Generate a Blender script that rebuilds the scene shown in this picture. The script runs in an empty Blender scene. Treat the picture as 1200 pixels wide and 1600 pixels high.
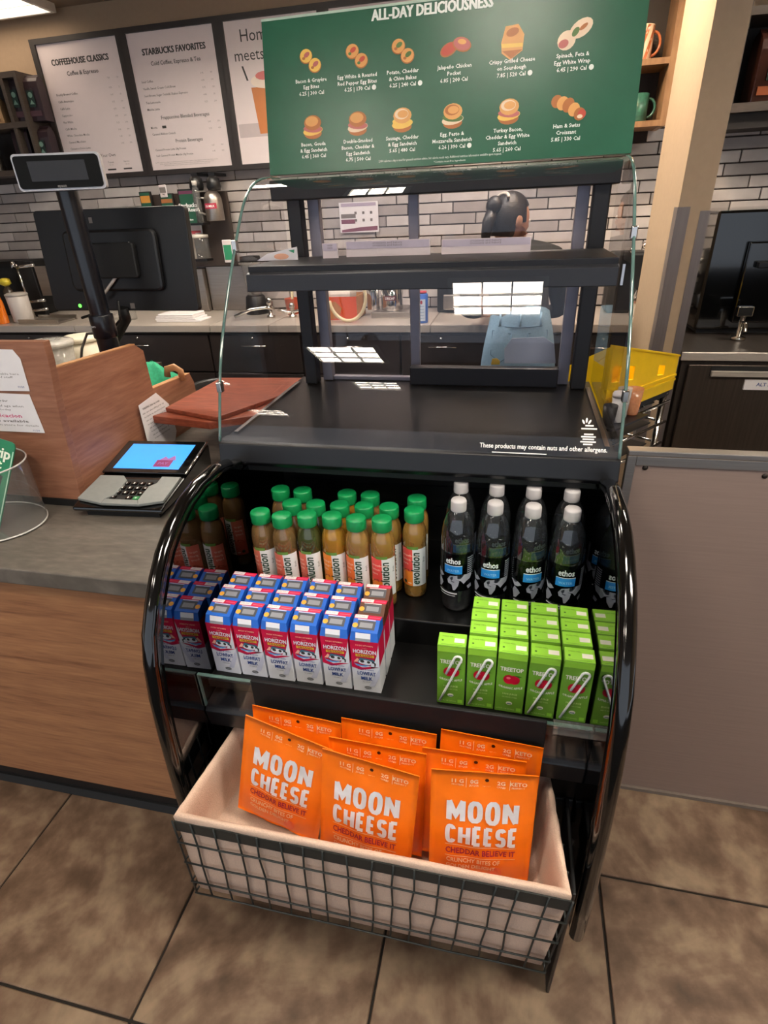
import bpy, bmesh, math, random
from mathutils import Matrix, Vector
random.seed(7)
PI = math.pi
S = bpy.context.scene
COL = S.collection

# ------------------------------------------------------------------ camera, world, lights, exposure
CAM_H = 1.52
FOC = 871.88                                        # focal length in pixels of the 1200 x 1600 frame
RW = ((0.9759693, 0.2139497, -0.0413450), (0.0672236, -0.4760949, -0.8768208), (-0.2072797, 0.8529708, -0.4790365))
cam_data = bpy.data.cameras.new('camera')
cam = bpy.data.objects.new('camera', cam_data)
COL.objects.link(cam)
cam_data.sensor_fit = 'HORIZONTAL'
cam_data.sensor_width = 36.0
cam_data.lens = FOC / 1200 * 36.0
cam_data.clip_start = 0.02
cam.matrix_world = Matrix((
    (RW[0][0], -RW[1][0], -RW[2][0], 0), (RW[0][1], -RW[1][1], -RW[2][1], 0),
    (RW[0][2], -RW[1][2], -RW[2][2], CAM_H), (0, 0, 0, 1)))
S.camera = cam

S.view_settings.view_transform = 'Standard'
S.view_settings.look = 'None'
S.view_settings.gamma = 1.0
S.view_settings.use_curve_mapping = False
S.view_settings.exposure = 0.6

world = bpy.data.worlds.new('world')
S.world = world
world.use_nodes = True
bg = world.node_tree.nodes['Background']
bg.inputs[0].default_value = (0.80, 0.88, 1.0, 1)     # daylight of the shop front behind the camera
bg.inputs[1].default_value = 0.65

CEIL = 2.58
LAMP = 34.0                                           # radiance of the ceiling troffers

def lamp(name, loc, size, power, color=(1, 0.93, 0.84), rot=(0, 0, 0)):
    ld = bpy.data.lights.new(name, 'AREA')
    ld.shape = 'RECTANGLE'; ld.size, ld.size_y = size
    ld.energy = power; ld.color = color
    o = bpy.data.objects.new(name, ld); o.location = loc; o.rotation_euler = rot
    COL.objects.link(o)
    return o

# ------------------------------------------------------------------ helpers
def ray(u, w):
    d = ((u - 600) / FOC, (w - 800) / FOC, 1.0)
    return Vector([sum(RW[k][i] * d[k] for k in range(3)) for i in range(3)])
def ony(u, w, y):
    d = ray(u, w); return Vector((0, 0, CAM_H)) + d * (y / d.y)
def onz(u, w, z):
    d = ray(u, w); return Vector((0, 0, CAM_H)) + d * ((z - CAM_H) / d.z)
def onx(u, w, x):
    d = ray(u, w); return Vector((0, 0, CAM_H)) + d * (x / d.x)

def lin(h):
    h = h.lstrip('#')
    out = []
    for i in (0, 2, 4):
        v = int(h[i:i + 2], 16) / 255
        out.append(v / 12.92 if v <= 0.04045 else ((v + 0.055) / 1.055) ** 2.4)
    return out + [1.0]

MATS = {}
def mat(name, hexc, rough=0.5, metal=0.0, spec=0.5, coat=0.0, emit=None, es=1.0, vary=0.06, scale=30.0, bump=0.0, stretch=(1, 1, 1), trans=0.0, alpha=1.0):
    """Principled material with a fine procedural colour variation and relief."""
    if name in MATS: return MATS[name]
    m = bpy.data.materials.new(name); m.use_nodes = True
    nt = m.node_tree; b = nt.nodes['Principled BSDF']
    c = lin(hexc)
    b.inputs['Roughness'].default_value = rough
    b.inputs['Metallic'].default_value = metal
    b.inputs['Specular IOR Level'].default_value = spec
    b.inputs['Coat Weight'].default_value = coat
    b.inputs['Coat Roughness'].default_value = 0.05
    b.inputs['Transmission Weight'].default_value = trans
    b.inputs['Alpha'].default_value = alpha
    b.inputs['Base Color'].default_value = c
    if emit:
        b.inputs['Emission Color'].default_value = lin(emit); b.inputs['Emission Strength'].default_value = es
    if vary or bump:
        tc = nt.nodes.new('ShaderNodeTexCoord'); mp = nt.nodes.new('ShaderNodeMapping')
        mp.inputs['Scale'].default_value = stretch
        nz = nt.nodes.new('ShaderNodeTexNoise'); nz.inputs['Scale'].default_value = scale; nz.inputs['Detail'].default_value = 4
        nt.links.new(tc.outputs['Object'], mp.inputs[0]); nt.links.new(mp.outputs[0], nz.inputs['Vector'])
        if vary:
            rp = nt.nodes.new('ShaderNodeValToRGB')
            rp.color_ramp.elements[0].position = 0.3; rp.color_ramp.elements[1].position = 0.7
            rp.color_ramp.elements[0].color = [x * (1 - vary) for x in c[:3]] + [1]
            rp.color_ramp.elements[1].color = [min(1, x * (1 + vary)) for x in c[:3]] + [1]
            nt.links.new(nz.outputs['Fac'], rp.inputs[0]); nt.links.new(rp.outputs[0], b.inputs['Base Color'])
        if bump:
            bp = nt.nodes.new('ShaderNodeBump'); bp.inputs['Strength'].default_value = bump; bp.inputs['Distance'].default_value = 0.004
            nt.links.new(nz.outputs['Fac'], bp.inputs['Height']); nt.links.new(bp.outputs[0], b.inputs['Normal'])
    MATS[name] = m
    return m

def ramp_mat(name, stops, scale=(1, 1, 1), nscale=3.0, detail=8, rough=0.5, distort=0.0, bump=0.1, second=None, spec=0.4, coat=0.0, per_object=0.0, rrange=None):
    """Noise driven colour ramp (wood, slate, stone)."""
    m = bpy.data.materials.new(name); m.use_nodes = True
    nt = m.node_tree; b = nt.nodes['Principled BSDF']; N = nt.nodes.new; L = nt.links.new
    tc = N('ShaderNodeTexCoord'); mp = N('ShaderNodeMapping'); mp.inputs['Scale'].default_value = scale
    L(tc.outputs['Object'], mp.inputs[0])
    vec = mp.outputs[0]
    if per_object:
        oi = N('ShaderNodeObjectInfo'); va = N('ShaderNodeVectorMath'); va.operation = 'ADD'
        sc = N('ShaderNodeMath'); sc.operation = 'MULTIPLY'; sc.inputs[1].default_value = per_object
        L(oi.outputs['Random'], sc.inputs[0]); L(vec, va.inputs[0]); L(sc.outputs[0], va.inputs[1]); vec = va.outputs[0]
    nz = N('ShaderNodeTexNoise'); nz.inputs['Scale'].default_value = nscale; nz.inputs['Detail'].default_value = detail
    nz.inputs['Roughness'].default_value = 0.62; nz.inputs['Distortion'].default_value = distort
    L(vec, nz.inputs['Vector'])
    fac = nz.outputs['Fac']
    if second:
        n2 = N('ShaderNodeTexNoise'); n2.inputs['Scale'].default_value = second; n2.inputs['Detail'].default_value = 6
        L(vec, n2.inputs['Vector'])
        mx = N('ShaderNodeMix'); mx.inputs[0].default_value = 0.45
        L(fac, mx.inputs[2]); L(n2.outputs['Fac'], mx.inputs[3]); fac = mx.outputs[0]
    rp = N('ShaderNodeValToRGB')
    els = rp.color_ramp.elements
    els[0].position, els[0].color = stops[0][0], lin(stops[0][1])
    els[1].position, els[1].color = stops[-1][0], lin(stops[-1][1])
    for p, h in stops[1:-1]:
        e = els.new(p); e.color = lin(h)
    L(fac, rp.inputs[0]); L(rp.outputs[0], b.inputs['Base Color'])
    b.inputs['Roughness'].default_value = rough
    if rrange:
        mr = N('ShaderNodeMapRange'); mr.inputs[3].default_value, mr.inputs[4].default_value = rrange
        L(fac, mr.inputs[0]); L(mr.outputs[0], b.inputs['Roughness'])
    b.inputs['Specular IOR Level'].default_value = spec; b.inputs['Coat Weight'].default_value = coat
    if bump:
        bp = N('ShaderNodeBump'); bp.inputs['Strength'].default_value = bump; bp.inputs['Distance'].default_value = 0.006
        L(fac, bp.inputs['Height']); L(bp.outputs[0], b.inputs['Normal'])
    MATS[name] = m
    return m

def glass_mat(name, tint='#eef6f2', ior=1.45, edge=None, gain=1.0, body=0.0, body_col='#ffffff', rough=0.0):
    """Thin clear sheet: what lies behind shows through, with a Fresnel reflection (and a little body colour)."""
    m = bpy.data.materials.new(name); m.use_nodes = True
    nt = m.node_tree; nt.nodes.clear(); N = nt.nodes.new; L = nt.links.new
    out = N('ShaderNodeOutputMaterial'); tr = N('ShaderNodeBsdfTransparent'); gl = N('ShaderNodeBsdfGlossy')
    gl.inputs['Roughness'].default_value = rough
    tr.inputs[0].default_value = lin(tint)
    fr = N('ShaderNodeFresnel'); ge = N('ShaderNodeNewGeometry')      # same reflectance from either side of the thin sheet
    io = N('ShaderNodeMix'); io.inputs[2].default_value = ior; io.inputs[3].default_value = 1 / ior
    L(ge.outputs['Backfacing'], io.inputs[0]); L(io.outputs[0], fr.inputs[0])
    ml = N('ShaderNodeMath'); ml.operation = 'MULTIPLY'; ml.inputs[1].default_value = gain; ml.use_clamp = True
    mx = N('ShaderNodeMixShader')
    L(fr.outputs[0], ml.inputs[0]); L(ml.outputs[0], mx.inputs[0])
    base = tr.outputs[0]
    if body:
        df = N('ShaderNodeBsdfDiffuse'); df.inputs[0].default_value = lin(body_col)
        nz = N('ShaderNodeTexNoise'); nz.inputs['Scale'].default_value = 9
        mr = N('ShaderNodeMapRange'); mr.inputs[3].default_value = body * 0.7; mr.inputs[4].default_value = body * 1.3
        L(nz.outputs['Fac'], mr.inputs[0])
        m2 = N('ShaderNodeMixShader'); L(mr.outputs[0], m2.inputs[0]); L(tr.outputs[0], m2.inputs[1]); L(df.outputs[0], m2.inputs[2])
        base = m2.outputs[0]
    L(base, mx.inputs[1]); L(gl.outputs[0], mx.inputs[2]); L(mx.outputs[0], out.inputs[0])
    MATS[name] = m
    return m

_tc = {}
def text_geo(s, size, bold=0.0, res=2, grid=0):
    k = (s, bold, res, grid)
    if k not in _tc:
        cu = bpy.data.curves.new('t', 'FONT'); cu.body = s; cu.size = 1.0; cu.offset = bold; cu.resolution_u = res; cu.space_character = 1.0 + 2.5 * max(0, bold - .012)
        ob = bpy.data.objects.new('t', cu); me = ob.to_mesh()
        if grid:                                                # cut into cells so the letters can follow a curved surface
            bm = bmesh.new(); bm.from_mesh(me)
            for ax, hi in ((0, max(v.co.x for v in me.vertices)), (1, 0.9)):
                q = grid
                while q < hi:
                    no = (1, 0, 0) if ax == 0 else (0, 1, 0)
                    bmesh.ops.bisect_plane(bm, geom=bm.verts[:] + bm.edges[:] + bm.faces[:], plane_co=(q, q, 0), plane_no=no)
                    q += grid
            bm.verts.index_update(); V = [(v.co.x, v.co.y) for v in bm.verts]; F = [tuple(v.index for v in f.verts) for f in bm.faces]; bm.free()
        else:
            V = [(v.co.x, v.co.y) for v in me.vertices]; F = [tuple(p.vertices) for p in me.polygons]
        ob.to_mesh_clear(); bpy.data.objects.remove(ob); bpy.data.curves.remove(cu)
        _tc[k] = (V, F)
    V, F = _tc[k]
    return [(x * size, y * size) for x, y in V], F

def wloc(o):
    v = Vector((0, 0, 0))
    while o: v = v + o.location; o = o.parent
    return v

class MB:
    def __init__(self): self.V = []; self.F = []; self.M = []; self.SM = []
    def add(self, vs, fs, mi=0, smooth=False, xf=None):
        n = len(self.V); self.k = getattr(self, 'k', 0) + 1
        for v in vs:
            v = Vector(v)
            if callable(xf): v.z += 2.5e-5 * (self.k % 12)
            self.V.append(xf(v) if callable(xf) else (xf @ v if xf is not None else v))
        for f in fs:
            self.F.append([i + n for i in f]); self.M.append(mi); self.SM.append(smooth)
        return self
    def box(self, x0, x1, y0, y1, z0, z1, mi=0, xf=None):
        vs = [(x, y, z) for z in (z0, z1) for y in (y0, y1) for x in (x0, x1)]
        return self.add(vs, [(0, 2, 3, 1), (4, 5, 7, 6), (0, 1, 5, 4), (2, 6, 7, 3), (0, 4, 6, 2), (1, 3, 7, 5)], mi, False, xf)
    def prism(self, poly, lo, hi, axis='x', mi=0, smooth=False, xf=None):
        n = len(poly)
        def p(a, b, t): return {'x': (t, a, b), 'y': (a, t, b), 'z': (a, b, t)}[axis]
        vs = [p(a, b, lo) for a, b in poly] + [p(a, b, hi) for a, b in poly]
        self.add(vs, [tuple(range(n))[::-1], tuple(range(n, 2 * n))], mi, False, xf)
        k = len(self.V) - 2 * n
        for i in range(n):
            j = (i + 1) % n; self.F.append([k + i, k + j, k + n + j, k + n + i]); self.M.append(mi); self.SM.append(smooth)
        return self
    def lathe(self, prof, n=20, c=(0, 0, 0), mi=0, smooth=True, caps=True, mis=None, xf=None, sy=1.0, squ=0.0):
        k = len(self.V); vs = []
        for r, z in prof:
            for i in range(n):
                a = 2 * PI * i / n
                q = 1 + squ * (1 - abs(math.cos(2 * a)) - 0.5) if squ else 1
                vs.append((c[0] + r * q * math.cos(a), c[1] + r * q * math.sin(a) * sy, c[2] + z))
        self.add(vs, [], 0, False, xf)
        for j in range(len(prof) - 1):
            for i in range(n):
                i2 = (i + 1) % n
                self.F.append([k + j * n + i, k + j * n + i2, k + (j + 1) * n + i2, k + (j + 1) * n + i])
                self.M.append(mis[j] if mis else mi); self.SM.append(smooth)
        if caps:
            for j, rev in ((0, True), (len(prof) - 1, False)):
                if prof[j][0] > 1e-5:
                    f = [k + j * n + i for i in range(n)]
                    self.F.append(f[::-1] if rev else f); self.M.append(mis[min(j, len(prof) - 2)] if mis else mi); self.SM.append(False)
        return self
    def tube(self, pts, r, n=8, mi=0, closed=False, caps=True, xf=None, flat=1.0):
        pts = [Vector(p) for p in pts]; k = len(self.V); m = len(pts)
        up = Vector((0, 0, 1)); vs = []
        t0 = (pts[1] - pts[0]).normalized()
        if abs(t0.dot(up)) > 0.9: up = Vector((0, 1, 0))
        for i, p in enumerate(pts):
            a = pts[(i - 1) % m] if (closed or i > 0) else p; b = pts[(i + 1) % m] if (closed or i < m - 1) else p
            t = (b - a).normalized(); u = up - t * up.dot(t)
            if u.length < 1e-4: u = t.orthogonal()
            u.normalize(); w = t.cross(u); up = u
            rr = r[i] if isinstance(r, (list, tuple)) else r
            for q in range(n):
                an = 2 * PI * q / n; vs.append(p + u * (rr * math.cos(an)) + w * (rr * flat * math.sin(an)))
        self.add(vs, [], 0, False, xf)
        for j in range(m if closed else m - 1):
            j2 = (j + 1) % m
            for q in range(n):
                q2 = (q + 1) % n
                self.F.append([k + j * n + q, k + j * n + q2, k + j2 * n + q2, k + j2 * n + q]); self.M.append(mi); self.SM.append(n > 4)
        if caps and not closed:
            self.F.append([k + q for q in range(n)][::-1]); self.M.append(mi); self.SM.append(False)
            self.F.append([k + (m - 1) * n + q for q in range(n)]); self.M.append(mi); self.SM.append(False)
        return self
    def ball(self, c, r, mi=0, n=14, m=9, xf=None):
        rx, ry, rz = r if isinstance(r, (tuple, list)) else (r, r, r)
        vs = [(c[0], c[1], c[2] - rz)]
        for j in range(1, m):
            t = PI * j / m - PI / 2
            for i in range(n):
                a = 2 * PI * i / n; vs.append((c[0] + rx * math.cos(t) * math.cos(a), c[1] + ry * math.cos(t) * math.sin(a), c[2] + rz * math.sin(t)))
        vs.append((c[0], c[1], c[2] + rz)); fs = []
        for i in range(n):
            i2 = (i + 1) % n; fs.append((0, 1 + i2, 1 + i)); fs.append((len(vs) - 1, 1 + (m - 2) * n + i, 1 + (m - 2) * n + i2))
            for j in range(m - 2): fs.append((1 + j * n + i, 1 + j * n + i2, 1 + (j + 1) * n + i2, 1 + (j + 1) * n + i))
        return self.add(vs, fs, mi, True, xf)
    # flat print in (u, v) mapped by xf(Vector((u, v, lift)))
    def poly(self, pts, xf, mi=0, lift=0.0):
        return self.add([(a, b, lift) for a, b in pts], [tuple(range(len(pts)))], mi, False, xf)
    def rect(self, u0, u1, v0, v1, xf, mi=0, lift=0.0, nu=1):
        vs = []; fs = []
        for i in range(nu + 1):
            u = u0 + (u1 - u0) * i / nu; vs += [(u, v0, lift), (u, v1, lift)]
        for i in range(nu): fs.append((2 * i, 2 * i + 2, 2 * i + 3, 2 * i + 1))
        return self.add(vs, fs, mi, False, xf)
    def ell(self, cu, cv, ru, rv, xf, mi=0, lift=0.0, n=14, rot=0.0):
        c, s = math.cos(rot), math.sin(rot); P = []
        for i in range(n):
            a = 2 * PI * i / n; x, y = ru * math.cos(a), rv * math.sin(a); P.append((cu + x * c - y * s, cv + x * s + y * c))
        return self.poly(P, xf, mi, lift)
    def text(self, s, u, v, size, xf, mi=0, lift=0.0, bold=0.0, align='c', sx=1.0, width=None, res=2, arc=0.0, rot=0.0, shear=0.0, grid=0):
        if bold > .021:                                        # heavy lettering: the same strokes laid twice, a little apart
            d = (bold - .018) * size * (sx if not width else 1.0)
            for q in (-d, d):
                self.text(s, u + q * math.cos(rot), v + q * math.sin(rot), size, xf, mi, lift, .02, align, sx, (width - 2 * d) if width else None, res, arc, rot, shear, grid)
            return self
        V, F = text_geo(s, size, bold, res, grid)
        if not V: return self
        x0 = min(p[0] for p in V); x1 = max(p[0] for p in V)
        if width: sx = width / (x1 - x0)
        off = {'c': -(x0 + x1) / 2, 'l': -x0, 'r': -x1}[align]
        c, s_ = math.cos(rot), math.sin(rot); P = []
        for x, y in V:
            x = (x + off) * sx + shear * y
            y = y + arc * x * x
            P.append((u + x * c - y * s_, v + x * s_ + y * c, lift))
        return self.add(P, F, mi, False, xf)
    def stroke(self, pts, t, xf, mi=0, lift=0.0, closed=False):
        """A flat brush stroke of width t along pts."""
        P = [Vector((a, b)) for a, b in pts]
        fine = []
        for a, b in zip(P, P[1:] + ([P[0]] if closed else [])):
            n = max(1, int((b - a).length / .008))
            fine += [a.lerp(b, k / n) for k in range(n)]
        if not closed: fine.append(P[-1])
        m = len(fine); vs = []
        for i, p in enumerate(fine):
            a = fine[(i - 1) % m] if closed or i else p; b = fine[(i + 1) % m] if closed or i < m - 1 else p
            d1 = (p - a).normalized() if (p - a).length > 0 else (b - p).normalized(); d2 = (b - p).normalized() if (b - p).length > 0 else d1
            d = (d1 + d2).normalized() if (d1 + d2).length > .2 else d2
            n = Vector((-d.y, d.x)); k = min(1.6, 1 / max(.35, abs(n.dot(Vector((-d1.y, d1.x))))))
            e = (-d * t * .12 if not closed and i == 0 else d * t * .12 if not closed and i == m - 1 else d * 0)
            vs += [(*(p + e + n * t / 2 * k), lift), (*(p + e - n * t / 2 * k), lift)]
        return self.add(vs, [(2 * i, 2 * i + 1, 2 * ((i + 1) % m) + 1, 2 * ((i + 1) % m)) for i in range(m if closed else m - 1)], mi, False, xf)
    def letters(self, word, u0, u1, v0, v1, t, xf, mi=0, lift=0.0):
        """Chunky rounded capitals filling the box."""
        wd = {'M': 1.25, 'O': 1.0, 'N': 1.05, 'C': .92, 'H': 1.0, 'E': .80, 'S': .88}
        gap = .14; tot = sum(wd[c] for c in word) + gap * (len(word) - 1); q = (u1 - u0) / tot; x = u0
        for c in word:
            a, b = x + t / 2, x + wd[c] * q - t / 2; l, h = v0 + t / 2, v1 - t / 2; m = (a + b) / 2; y = (l + h) / 2; rx, ry = (b - a) / 2, (h - l) / 2
            E = lambda t0, t1, n=14, cy=y, sy=ry: [(m + rx * math.copysign(abs(math.cos(k)) ** .75, math.cos(k)), cy + sy * math.copysign(abs(math.sin(k)) ** .75, math.sin(k))) for k in [t0 + (t1 - t0) * i / n for i in range(n + 1)]]
            G = {'M': [[(a, l), (a, h)], [(a, h), (m, l + ry * .5), (b, h)], [(b, h), (b, l)]], 'N': [[(a, l), (a, h)], [(a, h), (b, l)], [(b, l), (b, h)]], 'O': [E(0, 2 * PI)[:-1]],
                 'C': [E(.7, 2 * PI - .7)], 'H': [[(a, l), (a, h)], [(b, l), (b, h)], [(a, y), (b, y)]], 'E': [[(a, l), (a, h)], [(a, h), (b, h)], [(a, y), (b - t * .15, y)], [(a, l), (b, l)]],
                 'S': [E(.5, 1.5 * PI, 12, y + ry / 2, ry / 2)[:] + E(.5 * PI, -PI + .5, 12, y - ry / 2, ry / 2)[:]]}[c]
            for g in G: self.stroke(g, t, xf, mi, lift, c == 'O')
            x += (wd[c] + gap) * q
        return self
    def build(self, name, mats, parent=None, world=True, bevel=0.0, segs=2, weld=False):
        if not isinstance(mats, (list, tuple)): mats = [mats]
        V = [v.copy() for v in self.V]
        loc = None
        if parent is None:
            xs = [v.x for v in V]; ys = [v.y for v in V]; zs = [v.z for v in V]
            loc = Vector(((min(xs) + max(xs)) / 2, (min(ys) + max(ys)) / 2, min(zs)))
            V = [v - loc for v in V]
        elif world:
            o = wloc(parent); V = [v - o for v in V]
        me = bpy.data.meshes.new(name); me.from_pydata(V, [], self.F)
        for m in mats: me.materials.append(m)
        me.polygons.foreach_set('material_index', self.M); me.polygons.foreach_set('use_smooth', self.SM)
        if bevel:
            bm = bmesh.new(); bm.from_mesh(me)
            bmesh.ops.recalc_face_normals(bm, faces=bm.faces)
            ed = [e for e in bm.edges if len(e.link_faces) == 2 and e.calc_face_angle(0) > 0.5]
            bmesh.ops.bevel(bm, geom=ed, offset=bevel, segments=segs, profile=0.5, affect='EDGES', clamp_overlap=True)
            bm.to_mesh(me); bm.free()
        me.update()
        ob = bpy.data.objects.new(name, me); COL.objects.link(ob)
        if parent is not None: ob.parent = parent
        else: ob.location = loc
        return ob

def empty(name, loc, label=None, cat=None, group=None, rot=(0, 0, 0)):
    o = bpy.data.objects.new(name, None); o.empty_display_size = 0.05
    COL.objects.link(o); o.location = loc; o.rotation_euler = rot
    return tag(o, label, cat, group)
def tag(o, label=None, cat=None, group=None, kind=None):
    if label: o['label'] = label
    if cat: o['category'] = cat
    if group: o['group'] = group
    if kind: o['kind'] = kind
    return o
def kids(o): return [c for c in COL.objects if c.parent == o]
def copy_tree(o, parent=None):
    tree = []
    def walk(a): tree.append(a); [walk(c) for c in CH.get(a.name, [])]
    CH = {}
    for c in COL.objects:
        if c.parent: CH.setdefault(c.parent.name, []).append(c)
    walk(o); mp = {}
    for a in tree:
        c = a.copy(); COL.objects.link(c); mp[a.name] = c
        if a.parent and a.parent.name in mp: c.parent = mp[a.parent.name]
    return mp[o.name]
def plane_xf(o, u, v):
    """(u, v, lift) -> world for a rectangle with origin o and axes u, v."""
    o, u, v = Vector(o), Vector(u).normalized(), Vector(v).normalized(); n = u.cross(v)
    return lambda p: o + u * p.x + v * p.y + n * p.z
FRONT = lambda x, y, z: plane_xf((x, y, z), (1, 0, 0), (0, 0, 1))       # faces the viewer (-y)

# ------------------------------------------------------------------ materials
white = mat('white_print', '#f2f0ee', 0.5)
WOODST = [(0.28, '#704730'), (0.45, '#946749'), (0.6, '#a57753'), (0.78, '#b78a63')]
wood_x = ramp_mat('walnut_veneer', WOODST, (1.2, 1.2, 16), 2.2, 6, 0.45, 0.6, 0.04, 9.0)
wood_screen = ramp_mat('screen_veneer', [(0.25, '#6f4634'), (0.5, '#8f6049'), (0.75, '#a87660')], (1.5, 1.5, 14), 2.2, 6, 0.5, 0.6, 0.03, 9.0)
wood_edge = ramp_mat('pale_edge_banding', [(0.3, '#a8774f'), (0.7, '#c9976c')], (3, 3, 20), 3, 4, 0.5, 0.2, 0.0)
red_wood = ramp_mat('red_cherry_board', [(0.25, '#4f2014'), (0.5, '#7d3b26'), (0.75, '#9a553c')], (3, 22, 22), 2.5, 6, 0.4, 0.8, 0.02, 8.0)
cubby_wood = ramp_mat('pale_oak', [(0.3, '#76553a'), (0.7, '#93704f')], (12, 12, 2), 2.5, 5, 0.5, 0.3, 0.02)
stone_top = ramp_mat('grey_stone_laminate', [(0.25, '#46413b'), (0.5, '#5f5952'), (0.62, '#6d665e'), (0.8, '#857d74')], (1, 3, 1), 5, 10, 0.42, 1.2, 0.03, 26.0)
slate = ramp_mat('brown_slate_tile', [(0.30, '#36281f'), (0.42, '#554233'), (0.50, '#6b5544'), (0.60, '#84705b'), (0.76, '#9d876f')], (1, 1, 1), 2.6, 14, 0.55, 1.3, 0.5, 16.0, per_object=37.0, rrange=(0.35, 0.7))
grout = mat('dark_grout', '#1d1712', 0.9, scale=60)
black_gloss = mat('black_gloss_plastic', '#060606', 0.12, 0, 0.6, coat=0.6, vary=0)
black_satin = mat('black_satin_metal', '#101012', 0.42, 0, 0.5, scale=80, bump=0.02)
black_matt = mat('black_matt_plastic', '#0b0b0c', 0.6, scale=60)
deck_black = mat('black_acrylic_deck', '#0d0c0c', 0.3, 0, 0.35, scale=8, vary=0.2)
fascia_mat = mat('charcoal_fascia', '#141417', 0.38, 0, 0.5, scale=90, bump=0.01)
mirror = mat('dark_mirror_liner', '#6f6f72', 0.03, 1.0, vary=0)
steel = mat('brushed_steel', '#a9a29b', 0.36, 1.0, scale=6, stretch=(1, 40, 40), vary=0.08, bump=0.03)
counter_steel = mat('counter_steel', '#c4bab0', 0.38, 0.45, scale=6, stretch=(1, 40, 40), vary=0.06, bump=0.02)
steel_sheet = mat('brushed_steel_sheet', '#8d7a71', 0.45, 0.3, scale=3, stretch=(2, 2, 60), vary=0.05, bump=0.01)
chrome = mat('chrome', '#cfcbc6', 0.14, 1.0, vary=0.03)
beige_wall = mat('beige_paint', '#a58d73', 0.7, scale=50, vary=0.03, bump=0.03)
column_paint = mat('column_paint', '#a8927a', 0.6, scale=40, vary=0.03)
ceil_paint = mat('ceiling_paint', '#8d7a67', 0.8, scale=20)
brick_mats = [mat('glazed_brick_%s' % n, h, 0.3, 0, 0.4, scale=12, vary=0.08, bump=0.03) for n, h in
              (('ash', '#a8a09c'), ('dove', '#b5adaa'), ('stone', '#9b9390'), ('pearl', '#bdb6b3'))]
mortar = mat('brick_mortar', '#3d3532', 0.9, scale=70)
dark_cab = mat('dark_brown_cabinet', '#2a2220', 0.45, scale=20, vary=0.1)
shelf_dark = mat('dark_stained_shelf', '#4a4039', 0.5, scale=30, stretch=(1, 1, 10), vary=0.15)
menu_white = mat('menu_panel_white', '#d8cbcb', 0.45, vary=0.01)
ink = mat('dark_print', '#3b3836', 0.6)
grey_ink = mat('grey_print', '#77706d', 0.6)
glass = glass_mat('case_glass', '#f4f4f7', 1.5, gain=1.0)
glass_edge = mat('glass_edge', '#54706c', 0.08, 0, 0.8, coat=0.8, vary=0.05)
acrylic = glass_mat('clear_acrylic', '#f0f0ee', 1.45, gain=1.2, body=0.06)
paper = mat('white_paper', '#e6e2e4', 0.7, scale=25, vary=0.02)
cream = mat('cream_linen', '#cdb19d', 0.9, scale=420, vary=0.10, bump=0.25)
bag_orange = mat('orange_foil', '#f5750c', 0.36, 0, 0.5, scale=16, vary=0.07, bump=0.06)
bag_silver = mat('silver_foil_ink', '#e6e7ec', 0.3, 0.25, scale=24, vary=0.14)
bag_red = mat('crimson_ink', '#a1203f', 0.5)
bag_pale = mat('peach_ink', '#f3c79e', 0.5)
basket_metal = mat('dark_grey_wire', '#2c302f', 0.5, 0.3, scale=80)
def lab(name, hexc, r=0.4): return mat(name, hexc, r, vary=0.02)

# ------------------------------------------------------------------ structure: floor, walls, ceiling, lights
TILE = 0.5065
floor = MB().box(-4.2, 2.6, -3.0, 4.0, -0.05, -0.006).build('floor', grout)
floor['kind'] = 'structure'
tile_mesh = None
tx0, ty0 = -0.712, 0.388                            # a grout crossing read off the photograph
for i in range(-3, 4):
    for j in range(-1, 4):
        if tile_mesh is None:
            t = MB().box(-TILE / 2 + 0.003, TILE / 2 - 0.003, -TILE / 2 + 0.003, TILE / 2 - 0.003, -0.008, 0.0).build('tile', slate, floor, world=False, bevel=0.002, segs=1)
            tile_mesh = t.data
        else:
            t = bpy.data.objects.new('tile', tile_mesh); COL.objects.link(t); t.parent = floor
        t.location = Vector((tx0 + TILE * (i + 0.5), ty0 + TILE * (j + 0.5), 0)) - floor.location
        t.rotation_euler.z = random.choice((0, PI / 2, PI, -PI / 2))

WALL_Y = 3.64
wall_back = MB().box(-5.2, 3.2, WALL_Y, WALL_Y + 0.12, 0, CEIL + 0.3).build('wall_back', beige_wall)
wall_back['kind'] = 'structure'
MB().box(-5.2, 3.2, WALL_Y - 0.004, WALL_Y, 0.9, 1.99).build('mortar_bed', mortar, wall_back)
BH, BL = 0.0565, 0.262
bme = {}
for r in range(18):
    z = 0.965 + BH * r
    off = (0, 0.131, 0.066, 0.197)[r % 4]
    for k in range(-17, 7):
        x = k * BL + off
        if z > 1.80 and x < 0.45: continue
        if x < -3.95 or x > 1.2 or (z > 1.74 and x < .45): continue
        if -0.05 < x < 0.25 and 99: pass
        bm_ = random.choice(brick_mats)
        if bm_.name not in bme:
            o = MB().box(0.003, BL - 0.003, -0.011, 0.004, 0.003, BH - 0.003).build('brick', bm_, wall_back, world=False, bevel=0.002, segs=1)
            bme[bm_.name] = o.data
        else:
            o = bpy.data.objects.new('brick', bme[bm_.name]); COL.objects.link(o); o.parent = wall_back
        o.location = Vector((x, WALL_Y - 0.004 + random.uniform(-0.0015, 0.001), z)) - wall_back.location

ceiling = MB().box(-5.2, 3.2, -3.0, WALL_Y + 0.1, CEIL, CEIL + 0.05).build('ceiling', ceil_paint)
ceiling['kind'] = 'structure'
for nm, b in (('wall_left', (-5.3, -5.2, -3.0, WALL_Y + 0.1, 0, CEIL)), ('wall_right', (3.2, 3.3, -3.0, WALL_Y + 0.1, 0, CEIL))):
    MB().box(*b).build(nm, beige_wall)['kind'] = 'structure'

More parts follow.
